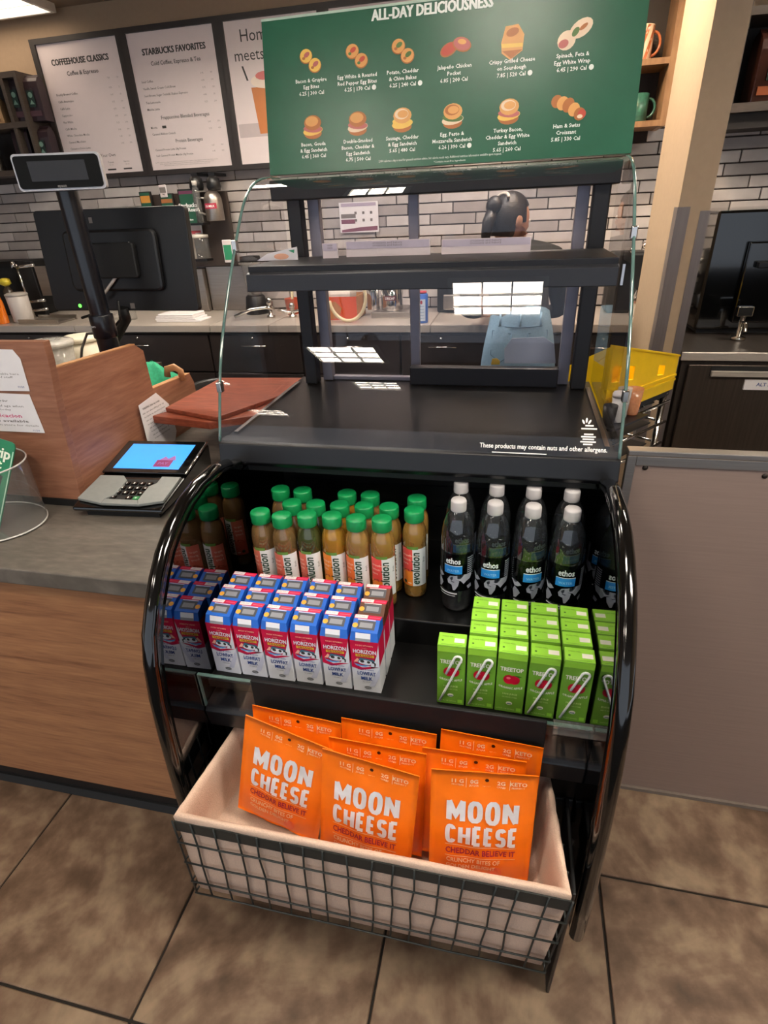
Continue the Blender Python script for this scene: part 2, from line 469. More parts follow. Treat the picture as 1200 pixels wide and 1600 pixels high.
lamp_face = mat('troffer_diffuser', '#ffffff', 0.5, emit='#fff3e2', es=LAMP, vary=0)
lamp_frame = mat('white_enamel', '#dedbd5', 0.4)
lamp_dim = mat('dim_diffuser', '#ffffff', 0.5, emit='#ffe9cf', es=3.0, vary=0)
def troffer(x0, x1, y0, y1, label, split=3, face=None):
    t = empty('ceiling_light', ((x0 + x1) / 2, (y0 + y1) / 2, CEIL - 0.04), label, 'light', 'ceiling troffers')
    f = MB()
    f.box(x0 - .02, x1 + .02, y0 - .02, y0, CEIL - .04, CEIL); f.box(x0 - .02, x1 + .02, y1, y1 + .02, CEIL - .04, CEIL)
    f.box(x0 - .02, x0, y0, y1, CEIL - .04, CEIL); f.box(x1, x1 + .02, y0, y1, CEIL - .04, CEIL)
    f.build('frame', lamp_frame, t)
    MB().box(x0, x1, y0, y1, CEIL - .012, CEIL - .002).build('diffuser', face or lamp_face, t)
    l = MB()
    for k in range(1, split):
        x = x0 + (x1 - x0) * k / split; l.box(x - .003, x + .003, y0, y1, CEIL - .035, CEIL - .012)
    for k in range(1, 3):
        y = y0 + (y1 - y0) * k / 3; l.box(x0, x1, y - .003, y + .003, CEIL - .035, CEIL - .012)
    l.build('louvre', lamp_frame, t)
troffer(-0.27, 0.10, 0.54, 0.80, 'ceiling light right over the display case front')
troffer(-1.08, -0.71, -0.34, 0.06, 'ceiling light over the floor left of the display case')
troffer(-1.05, -0.75, -1.25, -1.0, 'ceiling light behind the viewer, nearer the case')
troffer(-2.30, -1.98, -2.35, -2.10, 'ceiling light behind the viewer, farthest from the case')
troffer(-2.37, -2.03, -1.22, -0.96, 'ceiling light behind the viewer, on the far left')
troffer(-0.68, -0.46, 1.66, 1.90, 'small ceiling light over the back of the display case')
troffer(-3.75, -2.62, 3.20, 3.55, 'ceiling light in the top left corner above the menu boards', 3, lamp_dim)
troffer(-1.9, -0.9, 2.3, 2.6, 'added ceiling light over the aisle behind the counter')  # unseen lamp, added to even out the light behind the counter
troffer(-0.35, 0.25, 2.62, 2.95, 'added ceiling light over the aisle beside the beige column')  # added fill: brightens the back wall and the left side of the column
dl = empty('fill_downlight', (0.30, 2.80, CEIL - .02), 'added round warm downlight in the ceiling beside the column', 'light')  # made-up source, put in to brighten the column's left face
MB().lathe([(.085, .0), (.10, .0), (.10, .02), (.085, .02)], 24, (0.30, 2.80, CEIL - .02), caps=False).build('trim_ring', lamp_frame, dl)
MB().lathe([(.0001, .008), (.085, .008)], 24, (0.30, 2.80, CEIL - .02), caps=False).build('lens', mat('warm_lens', '#ffffff', .5, emit='#ffdcae', es=220.0, vary=0), dl)
troffer(1.1, 1.6, 2.45, 2.70, 'added ceiling light over the fridge on the right')  # unseen source added to lift the dim bricks on the right
troffer(0.9, 1.8, 0.1, 0.5, 'added ceiling light over the floor on the right')  # extra lamp out of view, added for evener lighting

# ------------------------------------------------------------------ column, half wall, right-hand alcove
col = MB().box(0.557, 0.665, 2.52, 3.02, 0, CEIL).build('wall_column', column_paint)
col['kind'] = 'structure'
g = empty('corner_guard', (0.557, 2.52, 0.0), 'stainless corner guards wrapped on the beige column', 'corner guard')
MB().box(0.5545, 0.557, 2.5175, 2.575, 0.02, 1.475).box(0.5545, 0.598, 2.5165, 2.5195, 0.02, 1.475).build('guard_strip', mat('guard_steel', '#746c6b', .45, .5, scale=5, stretch=(30, 30, 1), vary=.06), g)
MB().box(0.634, 0.6675, 2.5165, 2.5195, 0.02, 1.46).box(0.6655, 0.6680, 2.5175, 2.575, 0.02, 1.46).build('guard_strip', mat('guard_steel', '#746c6b', .45, .5, scale=5, stretch=(30, 30, 1), vary=.06), g)

hw = MB().box(0.250, 2.2, 1.17, 1.184, 0, 1.045).build('wall_partition', black_satin)
hw['kind'] = 'structure'
MB().box(0.248, 2.2, 1.160, 1.188, 1.043, 1.055).build('cap_rail', steel, hw, bevel=0.002)
MB().box(0.248, 0.266, 1.160, 1.17, 0.0, 1.043).box(0.266, 2.2, 1.160, 1.17, 1.022, 1.043).build('edge_trim', steel, hw, bevel=0.001)
MB().box(0.2665, 2.2, 1.163, 1.17, 0.0, 1.0215).build('steel_sheet', steel_sheet, hw)
rv = MB()
for p in ((1008, 731), (1195, 744)):
    q = ony(*p, 1.163); rv.lathe([(0.006, 0), (0.005, 0.002), (0.0, 0.003)], 10, xf=Matrix.Translation(q) @ Matrix.Rotation(PI / 2, 4, 'X'))
rv.build('rivet', mat('dark_rivet', '#2a2522', 0.4, 0.6), hw)
MB().box(0.25, 2.2, 1.155, 1.17, 0.0, 0.012).build('base_seal', mat('seal_grey', '#6a5f57', 0.7), hw)

# undercounter refrigerator right of the column
fr = empty('undercounter_fridge', (0.95, 2.8, 0), 'dark steel undercounter fridge with a bright top edge on the right', 'fridge')
fx = 0.690
MB().box(fx, 1.7, 2.56, 3.45, 0.08, 0.905).build('body', mat('fridge_steel', '#4a423c', 0.4, 0.6, scale=4, stretch=(30, 1, 1), vary=0.12), fr, bevel=0.004)
MB().box(fx - 0.012, 1.7, 2.547, 3.45, 0.913, 0.945).build('worktop', MATS['fridge_steel'], fr, bevel=0.003)
MB().box(fx - 0.012, 1.7, 2.535, 2.546, 0.911, 0.9455).build('edge_strip', counter_steel, fr, bevel=0.003)
d = MB().box(fx + 0.025, 1.7, 2.535, 2.558, 0.12, 0.895).build('door', mat('fridge_door', '#5a4f47', 0.38, 0.7, scale=4, stretch=(30, 1, 1), vary=0.14), fr, bevel=0.003)
h0 = ony(1112, 577, 2.53)
MB().box(h0.x, 1.7, 2.515, 2.534, h0.z - 0.026, h0.z - 0.006, 0).box(h0.x - 0.003, 1.7, 2.531, 2.534, h0.z - 0.028, h0.z + 0.012, 1).build('handle', [counter_steel, black_matt], d)
MB().box(fx - 0.01, 1.7, 2.56, 3.4, 0.0, 0.08).build('toe_kick', black_matt, fr)
p = ony(1163, 598, 2.53)
st = MB().box(p.x, p.x + 0.14, 2.526, 2.534, p.z - 0.028, p.z + 0.012).build('door_sticker', paper, fr)
MB().text('ALT 5', p.x + 0.07, p.z - 0.012, 0.02, FRONT(0, 2.5255, 0), bold=0.02).build('lettering', mat('blue_pen', '#3a4a8a', 0.6), st)
bm_ = empty('oven', (1.15, 3.1, 0.945), 'large black oven on the steel top right of the column', 'oven')
bp = ony(1124, 330, 2.9)
MB().box(bp.x, 1.7, 2.9, 3.5, 0.965, bp.z).build('housing', black_gloss, bm_, bevel=0.01)
MB().box(bp.x + .14, 1.7, 2.87, 2.898, 1.0, bp.z - .12).build('door', black_gloss, bm_, bevel=0.006)
MB().box(bp.x + .18, 1.7, 2.835, 2.869, bp.z - .22, bp.z - .195).build('handle', mat('dark_chrome', '#3a3a3c', 0.3, 0.9), bm_, bevel=0.004)
MB().box(bp.x + .02, 1.68, 2.93, 3.45, 0.945, 0.965).build('feet', black_matt, bm_)
fi = empty('spigot', (0.95, 2.8, 0.945), 'small steel spigot standing in front of the black oven', 'spigot')
MB().lathe([(0.03, 0), (0.03, 0.012), (0.012, 0.016), (0.012, 0.10)], 12, (0.955, 2.78, 0.945)).build('stem', chrome, fi)
MB().box(0.925, 0.985, 2.765, 2.795, 1.045, 1.085).tube([(0.955, 2.78, 1.02), (0.955, 2.73, 1.02), (0.955, 2.715, 0.99)], 0.008).build('tap', chrome, fi, bevel=0.003)

# dark wall shelf with bagged coffee, upper right
rs = empty('wall_shelf', (1.1, 3.45, 1.80), 'dark wall shelf unit in the top right corner', 'shelf')
a = ony(1135, 165, 3.4); b = ony(1135, 150, 3.4)
sx0 = 0.86
MB().box(sx0, 1.9, 3.36, 3.62, 1.83, 1.865).build('shelf_board', shelf_dark, rs)
MB().box(sx0, 1.9, 3.36, 3.62, 2.17, 2.20).build('shelf_board', shelf_dark, rs)
MB().box(sx0, 1.9, 3.36, 3.62, 2.50, 2.53).build('shelf_board', shelf_dark, rs)
MB().box(sx0, sx0 + 0.03, 3.361, 3.619, 1.865, 2.17).box(sx0, sx0 + 0.03, 3.361, 3.619, 2.20, 2.5).build('side_board', shelf_dark, rs)
MB().box(sx0 + 0.03, 1.9, 3.60, 3.62, 1.866, 2.169).build('back_board', mat('shelf_back', '#17110f', 0.6), rs)
MB().box(sx0, 1.9, 3.40, 3.62, 1.77, 1.829).build('apron_board', mat('shelf_under', '#231c19', 0.6), rs)

def coffee_bag(x, y, z, w, h, d, cols, label, group, rz=0):
    t = empty('coffee_bag', (x, y, z), label, 'coffee bag', group, (0, 0, rz))
    m = MB(); n = 10; prof = [(1.0, 0.0), (1.0, 0.72), (0.9, 0.85), (0.55, 0.93), (0.12, 0.97), (0.10, 1.0)]
    for j, (q, v) in enumerate(prof): pass
    vs = []; fs = []
    for q, v in prof:
        for sx, sy in ((-1, -1), (0, -1.12), (1, -1), (1, 1), (0, 1.12), (-1, 1)):
            vs.append((sx * w / 2, sy * d / 2 * q, v * h))
    k = 6
    for j in range(len(prof) - 1):
        for i in range(k): fs.append((j * k + i, j * k + (i + 1) % k, (j + 1) * k + (i + 1) % k, (j + 1) * k + i))
    fs.append(tuple(range(k))[::-1]); fs.append(tuple(range((len(prof) - 1) * k, len(prof) * k)))
    m.add(vs, fs).build('pouch', cols[0], t, world=False, bevel=0.003)
    X = FRONT(0, -d / 2 - 0.0085, 0)
    l = MB()
    l.rect(-w * .2, w * .2, h * .30, h * .66, X, 0); l.ell(0, h * .56, w * .13, w * .13, X, 1, 0.001)
    l.poly([(-w * .14, h * .36), (w * .14, h * .36), (w * .05, h * .42), (0, h * .46), (-w * .05, h * .42)], X, 1, 0.001)
    l.rect(-w * .4, w * .4, h * .1, h * .22, X, 2)
    l.build('label', [cols[1], cols[2], cols[3]], t, world=False)
    return t
bag_cols = [mat('plum_foil', '#2c1b20', 0.4, scale=14, vary=0.3), lab('dark_green_label', '#1a2f28'), lab('mint_emblem', '#6f8f80'), lab('mauve_label', '#50363c')]
coffee_bag(1.035, 3.47, 1.865, 0.15, 0.27, 0.09, [mat('glossy_red_brown_foil', '#3d211b', 0.15, 0.3, coat=0.8, scale=12, vary=0.5), lab('dark_green_label', ''), lab('teal_patch', '#4f7a86'), lab('rust_patch', '#8a4a2a')],
           'glossy dark coffee bag on the right-hand wall shelf', None, 0.25)

# oak cubby with two mugs, beside the green sign
oc = empty('mug_shelf', (0.40, 3.5, 1.77), 'pale oak wall cubby behind the right edge of the green sign', 'shelf')
y0, y1 = 3.40, 3.63
e0 = ony(1043, 190, y0); e1 = ony(1070, 0, y0)
XR = (e0.x + e1.x) / 2; XL = 0.0
zb = ony(1015, 188, y0).z; zm = ony(1015, 92, y0).z
for z in (zb - 0.012, zm - 0.01): MB().box(XL, XR - 0.028, y0, y1, z - 0.012, z + 0.012).build('shelf_board', cubby_wood, oc)
MB().box(XR - 0.028, XR, y0, y1, zb - 0.026, 2.52).build('side_board', cubby_wood, oc)
MB().box(XL, XR - 0.028, y1 - 0.02, y1, zb, 2.5).build('back_board', mat('cubby_back', '#241913', 0.6), oc)
def mug(name, x, y, z, r, h, body, label, stripes=None, tilt=0):
    t = empty(name, (x, y, z), label, 'mug')
    t.rotation_euler = (0, 0, tilt)
    prof = [(r * .9, 0), (r, 0.006), (r, h), (r - .004, h), (r - .005, h * .5), (r * .7, .01)]
    m = MB().lathe(prof, 24)
    m.build('cup', body, t, world=False)
    if stripes:
        s = MB()
        for k in range(9):
            a0 = 2 * PI * k / 9; pts = [(a0 + q * 0.13, 0.006 + (h - .01) * q / 6) for q in range(7)]
            vs = []
            for a, zz in pts: vs += [((r + .0008) * math.cos(a), (r + .0008) * math.sin(a), zz), ((r + .0008) * math.cos(a + .3), (r + .0008) * math.sin(a + .3), zz)]
            s.add(vs, [(2 * i, 2 * i + 1, 2 * i + 3, 2 * i + 2) for i in range(6)])
        s.build('stripes', stripes, t, world=False)
    pts = [(r - .002 + .034 * math.sin(PI * q / 10), 0, h * .5 + h * .33 * math.cos(PI * q / 10)) for q in range(11)]
    MB().tube(pts, 0.006, 8).build('handle', body if not stripes else stripes, t, world=False)
    return t
q1 = ony(1003, 90, 3.5); mug('mug', q1.x - 0.012, 3.5, zm + 0.0022, 0.05, 0.135, mat('cream_glaze', '#e0c4a8', 0.3, coat=.4), 'striped orange and cream mug on the upper oak shelf', mat('orange_glaze', '#b4653a', 0.3, coat=.4))
mug('mug', min(ony(1007, 180, 3.5).x, XR - .028 - .10), 3.5, zb + 0.0002, 0.052, 0.115, mat('green_speckle_glaze', '#2f5a4c', 0.35, coat=.3, scale=60, vary=.4), 'dark green speckled mug on the lower oak shelf')

# ------------------------------------------------------------------ display case
CX0, CX1 = -0.650, 0.220                 # sides of the glass upper section
PX0, PX1 = -0.624, 0.211                 # outer faces of the end panels
IX0, IX1 = -0.594, 0.184                 # mirror faces
CY1 = 1.66
case = empty('display_case', (-0.215, 1.2, 0), 'black curved refrigerated display case with an empty glass upper section', 'display case')
front = [(1.085, 1.008), (1.02, 1.022), (0.945, 1.020), (0.885, 1.008), (0.835, 0.985), (0.79, 0.955), (0.755, 0.92), (0.722, 0.878), (0.692, 0.83), (0.672, 0.77), (0.658, 0.69), (0.650, 0.60),
         (0.645, 0.50), (0.642, 0.40), (0.643, 0.30), (0.648, 0.185)]
front = [(y * 0.955, CAM_H - (CAM_H - z) * 0.955) for y, z in front]
poly = front + [(0.66, 0.215), (0.82, 0.10), (CY1, 0.10), (CY1, 1.0), (1.092, 1.0), (1.092, 1.02)]
for s, xa, xb in ((0, PX0, IX0 - 0.003), (1, IX1 + 0.003, PX1)):
    MB().prism(poly, xa, xb, 'x').build('end_panel', black_gloss, case, bevel=0.004)
    e = MB()                                                      # rounded glossy bumper along the curved front edge
    mid = (xa + xb) / 2
    pts = [(mid, y + 0.009, z - 0.005) for y, z in front]
    e.tube(pts, 0.0145, 14, flat=1.0)
    e.build('edge_bumper', black_gloss, case)
    # mirror liner
    inner = [(y + 0.020, z - 0.012) for y, z in front[:14]] + [(0.68, 0.45), (1.33, 0.45), (1.33, 1.0), (1.07, 1.0)]
    xm0, xm1 = (IX0 - 0.003, IX0) if s == 0 else (IX1, IX1 + 0.003)
    MB().prism(inner, xm0, xm1, 'x').build('mirror_liner', mirror, case)
# tray, step, back liner
TZ, SZ = 0.645, 0.712
well = mat('black_tray', '#0a0a0a', 0.3, 0, 0.4, scale=40)
MB().box(IX0, IX1, 0.772, 0.957, TZ - 0.02, TZ).build('lower_tray', well, case)
MB().box(IX0, IX1, 0.957, 1.32, TZ - 0.02, SZ).build('raised_tray', well, case, bevel=0.003)
MB().box(IX0, IX1, 1.30, 1.33, SZ, 1.0).build('back_liner', mat('black_liner', '#070707', 0.5), case)
rl = MB()
for zz in (0.80, 0.86, 0.92): rl.box(IX0 + 0.02, IX1 - 0.02, 1.292, 1.2995, zz, zz + 0.02)
rl.build('air_slots', black_satin, case)
# base
MB().box(IX0, IX1, 0.86, CY1 - 0.02, 0.0, 0.16).build('plinth', black_matt, case)
MB().box(IX0, IX1, 0.80, CY1 - 0.01, 0.16, TZ - 0.02).build('base_body', black_satin, case)
lg = MB()
lg.prism([(0.735, 0.590), (0.745, 0.602), (0.80, 0.604), (0.80, 0.540), (0.742, 0.540)], IX0, IX1, 'x')
lg.build('upper_ledge', fascia_mat, case, bevel=0.003)
MB().prism([(0.788, 0.538), (0.80, 0.538), (0.80, 0.43), (0.788, 0.43)], IX0, IX1, 'x').build('lower_panel', black_satin, case)
MB().prism([(0.778, 0.415), (0.783, 0.43), (0.80, 0.432), (0.80, 0.36), (0.780, 0.36)], IX0, IX1, 'x').build('lower_ledge', fascia_mat, case, bevel=0.003)
kp = MB().prism([(0.788, 0.358), (0.80, 0.358), (0.80, 0.16), (0.788, 0.16)], IX0, IX1, 'x').build('kick_panel', black_satin, case)
gr = MB()
for k in range(6): gr.box(IX0 + 0.05, IX1 - 0.05, 0.783, 0.789, 0.185 + k * 0.024, 0.197 + k * 0.024)
gr.build('grille', black_matt, kp)
sp = ony(894, 1317, 0.786)
stk = MB().prism([(-.020, -.012), (.018, -.012), (.022, -.008), (.022, .009), (.018, .013), (-.020, .013), (-.024, .009), (-.024, -.008)], 0.7855, 0.788, 'y', xf=Matrix.Translation((sp.x, 0, sp.z))).build('maker_badge', lab('badge_grey', '#b9b5b2'), kp)
MB().text('structural', sp.x - .001, sp.z - 0.001, 0.0085, FRONT(0, 0.7850, 0), 0, bold=.02).build('badge_lettering', ink, case)
# glass air dam
MB().box(IX0 + 0.002, IX1 - 0.002, 0.738, 0.744, 0.602, 0.690).build('glass_dam', glass, case)
MB().box(IX0 + 0.002, IX1 - 0.002, 0.7375, 0.7445, 0.690, 0.6925).box(IX0 + 0.002, IX0 + 0.0045, 0.7375, 0.7445, 0.602, 0.690).build('dam_edge', glass_edge, case)
dc = ony(905, 1145, 0.735)
MB().box(dc.x - 0.045, dc.x + 0.028, 0.731, 0.747, dc.z - 0.008, dc.z + 0.012).build('price_clip', acrylic, case)
MB().prism([(0.729, 0.705), (0.737, 0.705), (0.737, 0.694), (0.737, 0.545), (0.729, 0.545)], -0.468, 0.103, 'x').build('front_plate', mat('charcoal_plate', '#1b1b1c', 0.5, 0, 0.2, scale=70), case, bevel=0.002)

# fascia, deck
FZ0, FZ1 = 1.002, 1.060
MB().prism([(1.090, FZ0 + .012), (1.098, FZ1 - .004), (1.108, FZ1), (1.14, FZ1), (1.14, FZ0), (1.10, FZ0)], CX0 - 0.004, CX1 + 0.004, 'x').build('fascia', fascia_mat, case, bevel=0.002)
MB().box(IX0 + .01, IX1 - .01, 1.165, 1.29, 0.965, 1.002).box(CX0 + 0.015, CX1 - 0.015, 1.108, 1.30, 0.987, 1.003).build('lamp_housing', black_satin, case)
MB().box(CX0 + 0.004, CX1 - 0.004, 1.14, CY1, 1.003, FZ1 - 0.001).build('deck', deck_black, case)
for x in (CX0 + 0.012, CX1 - 0.022): MB().box(x, x + 0.010, 1.15, 1.58, FZ1 - .001, FZ1 + 0.006).build('glass_rail', chrome, case)
# rear posts and sliding door frame
for xa, xb in ((-0.607, -0.570), (0.158, 0.197)):
    MB().box(xa, xb, 1.575, 1.615, FZ1, 1.585).build('rear_post', black_satin, case, bevel=0.004)
frame_grey = mat('door_track_grey', '#8d8994', 0.4, 0.3)
fm = MB(); fm.box(-0.566, -0.535, 1.622, 1.65, FZ1, 1.585); fm.box(0.125, 0.155, 1.622, 1.65, FZ1, 1.585)
fm.box(-0.295, -0.268, 1.640, 1.658, FZ1, 1.585); fm.box(-0.535, 0.125, 1.63, 1.65, FZ1, FZ1 + .012)
fm.build('rear_door_frame', frame_grey, case, bevel=0.002)
MB().box(-0.534, -0.270, 1.650, 1.654, FZ1 + .012, 1.58).build('rear_door', glass, case)
MB().box(-0.268, 0.124, 1.634, 1.638, FZ1 + .012, 1.58).build('rear_door', glass, case)
MB().box(-0.290, 0.124, 1.588, 1.620, FZ1, FZ1 + 0.052).build('crumb_tray', mat('navy_black', '#12131a', 0.35), case, bevel=0.003)
MB().box(-0.64, 0.212, 1.555, 1.66, 1.545, 1.592).build('top_rail', black_satin, case, bevel=0.003)
# upper shelf
MB().box(-0.618, 0.197, 1.312, 1.56, 1.385, 1.412).build('upper_shelf', black_satin, case, bevel=0.002)
MB().prism([(1.296, 1.358), (1.300, 1.395), (1.312, 1.40), (1.325, 1.358)], -0.620, 0.198, 'x').build('shelf_fascia', mat('shelf_fascia_grey', '#2b2d31', 0.35, 0.2, scale=80), case, bevel=0.002)
MB().box(-0.60, 0.18, 1.345, 1.40, 1.362, 1.384).build('shelf_lamp', black_matt, case)
for xa in (-0.600, 0.166): MB().box(xa, xa + 0.012, 1.40, 1.58, 1.362, 1.385).build('shelf_bracket', black_satin, case)
for xa in (0.203,):
    MB().box(xa, xa + 0.005, 1.296, 1.302, 1.36, 1.40).build('shelf_pin', chrome, case)
# curved front glass and side glass
prof = [(1.100, 1.060), (1.13, 1.140), (1.166, 1.222), (1.208, 1.293), (1.26, 1.365), (1.315, 1.435), (1.365, 1.495), (1.405, 1.537), (1.44, 1.563), (1.48, 1.582), (1.53, 1.594), (1.60, 1.599), (1.66, 1.600)]
def smooth_profile(P, n=4):
    out = []
    for i in range(len(P) - 1):
        p0 = P[max(i - 1, 0)]; p1 = P[i]; p2 = P[i + 1]; p3 = P[min(i + 2, len(P) - 1)]
        for k in range(n):
            t = k / n
            out.append(tuple(0.5 * (2 * p1[c] + (p2[c] - p0[c]) * t + (2 * p0[c] - 5 * p1[c] + 4 * p2[c] - p3[c]) * t * t + (3 * p1[c] - p0[c] - 3 * p2[c] + p3[c]) * t ** 3) for c in (0, 1)))
    return out + [P[-1]]
sprof = smooth_profile(prof)
gm = MB(); vs = [(x, y, z) for x in (CX0, CX1) for y, z in sprof]; n = len(sprof)
gm.add(vs, [(i, i + 1, n + i + 1, n + i) for i in range(n - 1)], 0, True)
fg = gm.build('front_glass', glass, case)
for x, xo in ((CX0, -0.003), (CX1, 0.003)):
    MB().tube([(x, y, z) for y, z in sprof], 0.0035, 8).build('glass_edge', glass_edge, case)
    sg = MB(); pts = [(x, y + .004, z - .002) for y, z in sprof] + [(x, 1.66, FZ1)]
    sg.add(pts, [tuple(range(len(pts)))]); sg.build('side_glass', glass, case)
for x, sgn in ((CX0, -1), (CX1, 1)):
    for yy, zz in ((1.145, 1.175), (1.33, 1.455)):
        MB().box(x - .006, x + .006, yy - .008, yy + .008, zz - .012, zz + .012).build('glass_clip', chrome, case, bevel=0.002)
# writing on the front glass
def glass_xf(x0):
    """u along x, v = arc length up the front glass from its lower edge."""
    L = [0]
    for i in range(1, len(sprof)): L.append(L[-1] + math.hypot(sprof[i][0] - sprof[i - 1][0], sprof[i][1] - sprof[i - 1][1]))
    def f(p):
        v = max(0, p.y); i = 0
        while i < len(L) - 2 and L[i + 1] < v: i += 1
        t = (v - L[i]) / (L[i + 1] - L[i]); a, b = sprof[i], sprof[i + 1]
        ny, nz = -(b[1] - a[1]), b[0] - a[0]; q = math.hypot(ny, nz)
        return Vector((x0 + p.x, a[0] + (b[0] - a[0]) * t + ny / q * (0.0012 + p.z), a[1] + (b[1] - a[1]) * t + nz / q * (0.0012 + p.z)))
    return f
GX = glass_xf(0)
m = MB()
m.text('These products may contain nuts and other allergens.', 0.070, 0.012, 0.0135, GX, bold=.022, width=0.252)
for k, (wd, vv) in enumerate(((0.016, .062), (0.03, .056), (0.018, .045), (0.028, .040), (0.022, .035), (0.03, .030), (0.018, .025))): m.rect(.158 - wd / 2, .158 + wd / 2, vv, vv + .003, GX)
for k in range(3): m.ell(.146 + .006 * k, .071 + .003 * (k == 1), .002, .005, GX, rot=0.5 - .5 * k)
m.rect(-0.03, 0.08, 0.002, 0.004, GX)
m.build('glass_lettering', white, case)

# ------------------------------------------------------------------ green food sign standing on the case
def sign():
    t = empty('menu_sign', (-0.21, 1.60, 1.6045), 'green food menu sign standing on top of the glass display case', 'sign')
    tilt = math.radians(10.5); W, Hh = 0.884, 0.330; X0 = -0.652
    up = Vector((0, math.sin(tilt), math.cos(tilt)))
    o = Vector((X0, 1.60, 1.6045))
    xf = plane_xf(o, (1, 0, 0), up)
    MB().box(0, W, 0, Hh, -0.010, 0.0, xf=xf).build('sign_panel', mat('sign_green', '#14573f', 0.33, 0, 0.5, scale=20, vary=0.06), t)
    MB().box(0, W, Hh - 0.003, Hh + .002, -0.0105, 0.0005, xf=xf).build('sign_edge', lab('pale_edge', '#a9bfb0'), t)
    m = MB(); K = dict(lift=0.0008)
    m.text('ALL-DAY DELICIOUSNESS', 0.47 * W, 0.918 * Hh, 0.030, xf, bold=.05, width=.318 * W, **K)
    cols = (0.138, 0.27, 0.397, 0.535, 0.683, 0.833)
    rows = [[('Bacon & Gruyère', 'Egg Bites', '6.25 | 300 Cal', 0), ('Egg White & Roasted', 'Red Pepper Egg Bites', '6.25 | 170 Cal', 1), ('Potato, Cheddar', '& Chive Bakes', '6.25 | 240 Cal', 1),
             ('Jalapeño Chicken', 'Pocket', '6.85 | 200 Cal', 0), ('Crispy Grilled Cheese', 'on Sourdough', '7.85 | 520 Cal', 1), ('Spinach, Feta &', 'Egg White Wrap', '6.45 | 290 Cal', 1)],
            [('Bacon, Gouda', '& Egg Sandwich', '6.45 | 360 Cal', 0), ('Double-Smoked', 'Bacon, Cheddar &', 'Egg Sandwich', '6.75 | 500 Cal', 0), ('Sausage, Cheddar', '& Egg Sandwich', '5.65 | 480 Cal', 0),
             ('Egg, Pesto &', 'Mozzarella Sandwich', '6.26 | 390 Cal', 1), ('Turkey Bacon,', 'Cheddar & Egg White', 'Sandwich', '5.65 | 260 Cal', 0), ('Ham & Swiss', 'Croissant', '5.85 | 330 Cal', 0)]]
    for r, (row, v0) in enumerate(zip(rows, (0.590, 0.180))):
        for c, it in zip(cols, row):
            cm = MB()
            for k, ln in enumerate(it[:-1]):
                v = v0 - k * 0.040
                cm.text(ln, c * W, v * Hh, 0.0112, xf, bold=.02, res=1, **K)
            if it[-1]:
                cm.ell(c * W + 0.042, (v + .012) * Hh, .0055, .0055, xf, n=10, **K)
            cm.build('caption', lab('sign_white', '#e9efe9'), t)
    m.build('headline', lab('sign_white', '#e9efe9'), t); m = MB()
    m.text('2,000 calories a day is used for general nutrition advice, but calorie needs vary. Additional nutrition information available upon request.', 0.50 * W, 0.040 * Hh, 0.0075, xf, width=0.34 * W, res=1, **K)
    m.text('*Contains meat-free ingredients', 0.53 * W, 0.015 * Hh, 0.006, xf, res=1, **K)
    m.build('footnote', lab('sign_white', '#e9efe9'), t)
    C = dict(bun=0, dark=1, meat=2, egg=3, pale=4, green=5, red=6)
    F = None
    def e(u, v, ru, rv, k, l, rot=0.0): F.ell(u, v, ru, rv, xf, C[k], l, 16, rot)
    for k, (c, v) in enumerate([(x, y) for y in (0.715, 0.30) for x in cols]):
        u, w = c * W, v * Hh; F = MB()
        if k in (0, 1, 2):
            for du, dw in ((-.011, .012), (.011, -.008)):
                e(u + du, w + dw, .0165, .0155, 'dark', .0006); e(u + du, w + dw + .001, .0150, .0140, 'bun' if k else 'egg', .0009); e(u + du + .002, w + dw + .003, .008, .005, ('meat', 'red', 'green')[k], .0012, .5); e(u + du - .006, w + dw - .004, .004, .003, ('dark', 'green', 'dark')[k], .0012)
        elif k == 3:
            e(u - .014, w - .004, .021, .013, 'dark', .0006, .4); e(u - .014, w - .003, .019, .011, 'red', .0009, .4); e(u + .016, w + .003, .022, .014, 'dark', .0009, -.3); e(u + .016, w + .004, .020, .012, 'meat', .0012, -.3); e(u + .016, w + .008, .010, .005, 'bun', .0015, -.2)
        elif k == 4:
            F.poly([(u - .026, w - .002), (u - .018, w + .028), (u + .010, w + .030), (u + .024, w + .010), (u + .022, w - .020), (u - .004, w - .036), (u - .024, w - .022)], xf, 0, .0006)
            F.poly([(u - .026, w - .004), (u + .022, w - .006), (u + .022, w - .013), (u - .024, w - .012)], xf, 3, .0009); F.poly([(u - .023, w - .018), (u + .022, w - .018), (u - .002, w - .034)], xf, 1, .0009); e(u - .002, w + .016, .014, .008, 'dark', .0009, .2)
        elif k == 5:
            e(u + .013, w + .010, .026, .016, 'pale', .0006, .5); e(u - .016, w - .010, .020, .018, 'pale', .0009, .5); e(u - .022, w - .016, .011, .008, 'meat', .0012, .3); e(u + .002, w + .004, .010, .006, 'green', .0012, .9); e(u + .018, w + .012, .010, .004, 'dark', .0012, .6)
        elif k == 11:
            for q in range(5): e(u - .026 + .013 * q, w + .013 - .007 * q + .005 * (1 - abs(q - 2) / 2), .0125, .015 - .001 * abs(q - 2), 'bun' if q % 2 else 'dark', .0006 + .0002 * q, -.5)
            e(u + .031, w - .015, .009, .009, 'red', .0018); e(u + .027, w - .020, .006, .004, 'pale', .002)
        else:
            e(u, w - .013, .023, .012, 'dark', .0006); e(u, w - .007, .026, .010, 'pale' if k % 2 else 'egg', .0008, .1); e(u, w - .003, .025, .008, 'meat' if k in (6, 7, 10) else 'green' if k == 9 else 'egg', .0010, -.08)
            e(u, w + .010, .0225, .0165, 'dark' if k in (6, 7) else 'bun', .0012); e(u - .002, w + .013, .017, .011, 'bun' if k in (6, 7) else 'dark' if k == 9 else 'pale', .0014); e(u + .001, w + .013, .013, .008, 'bun', .0016)
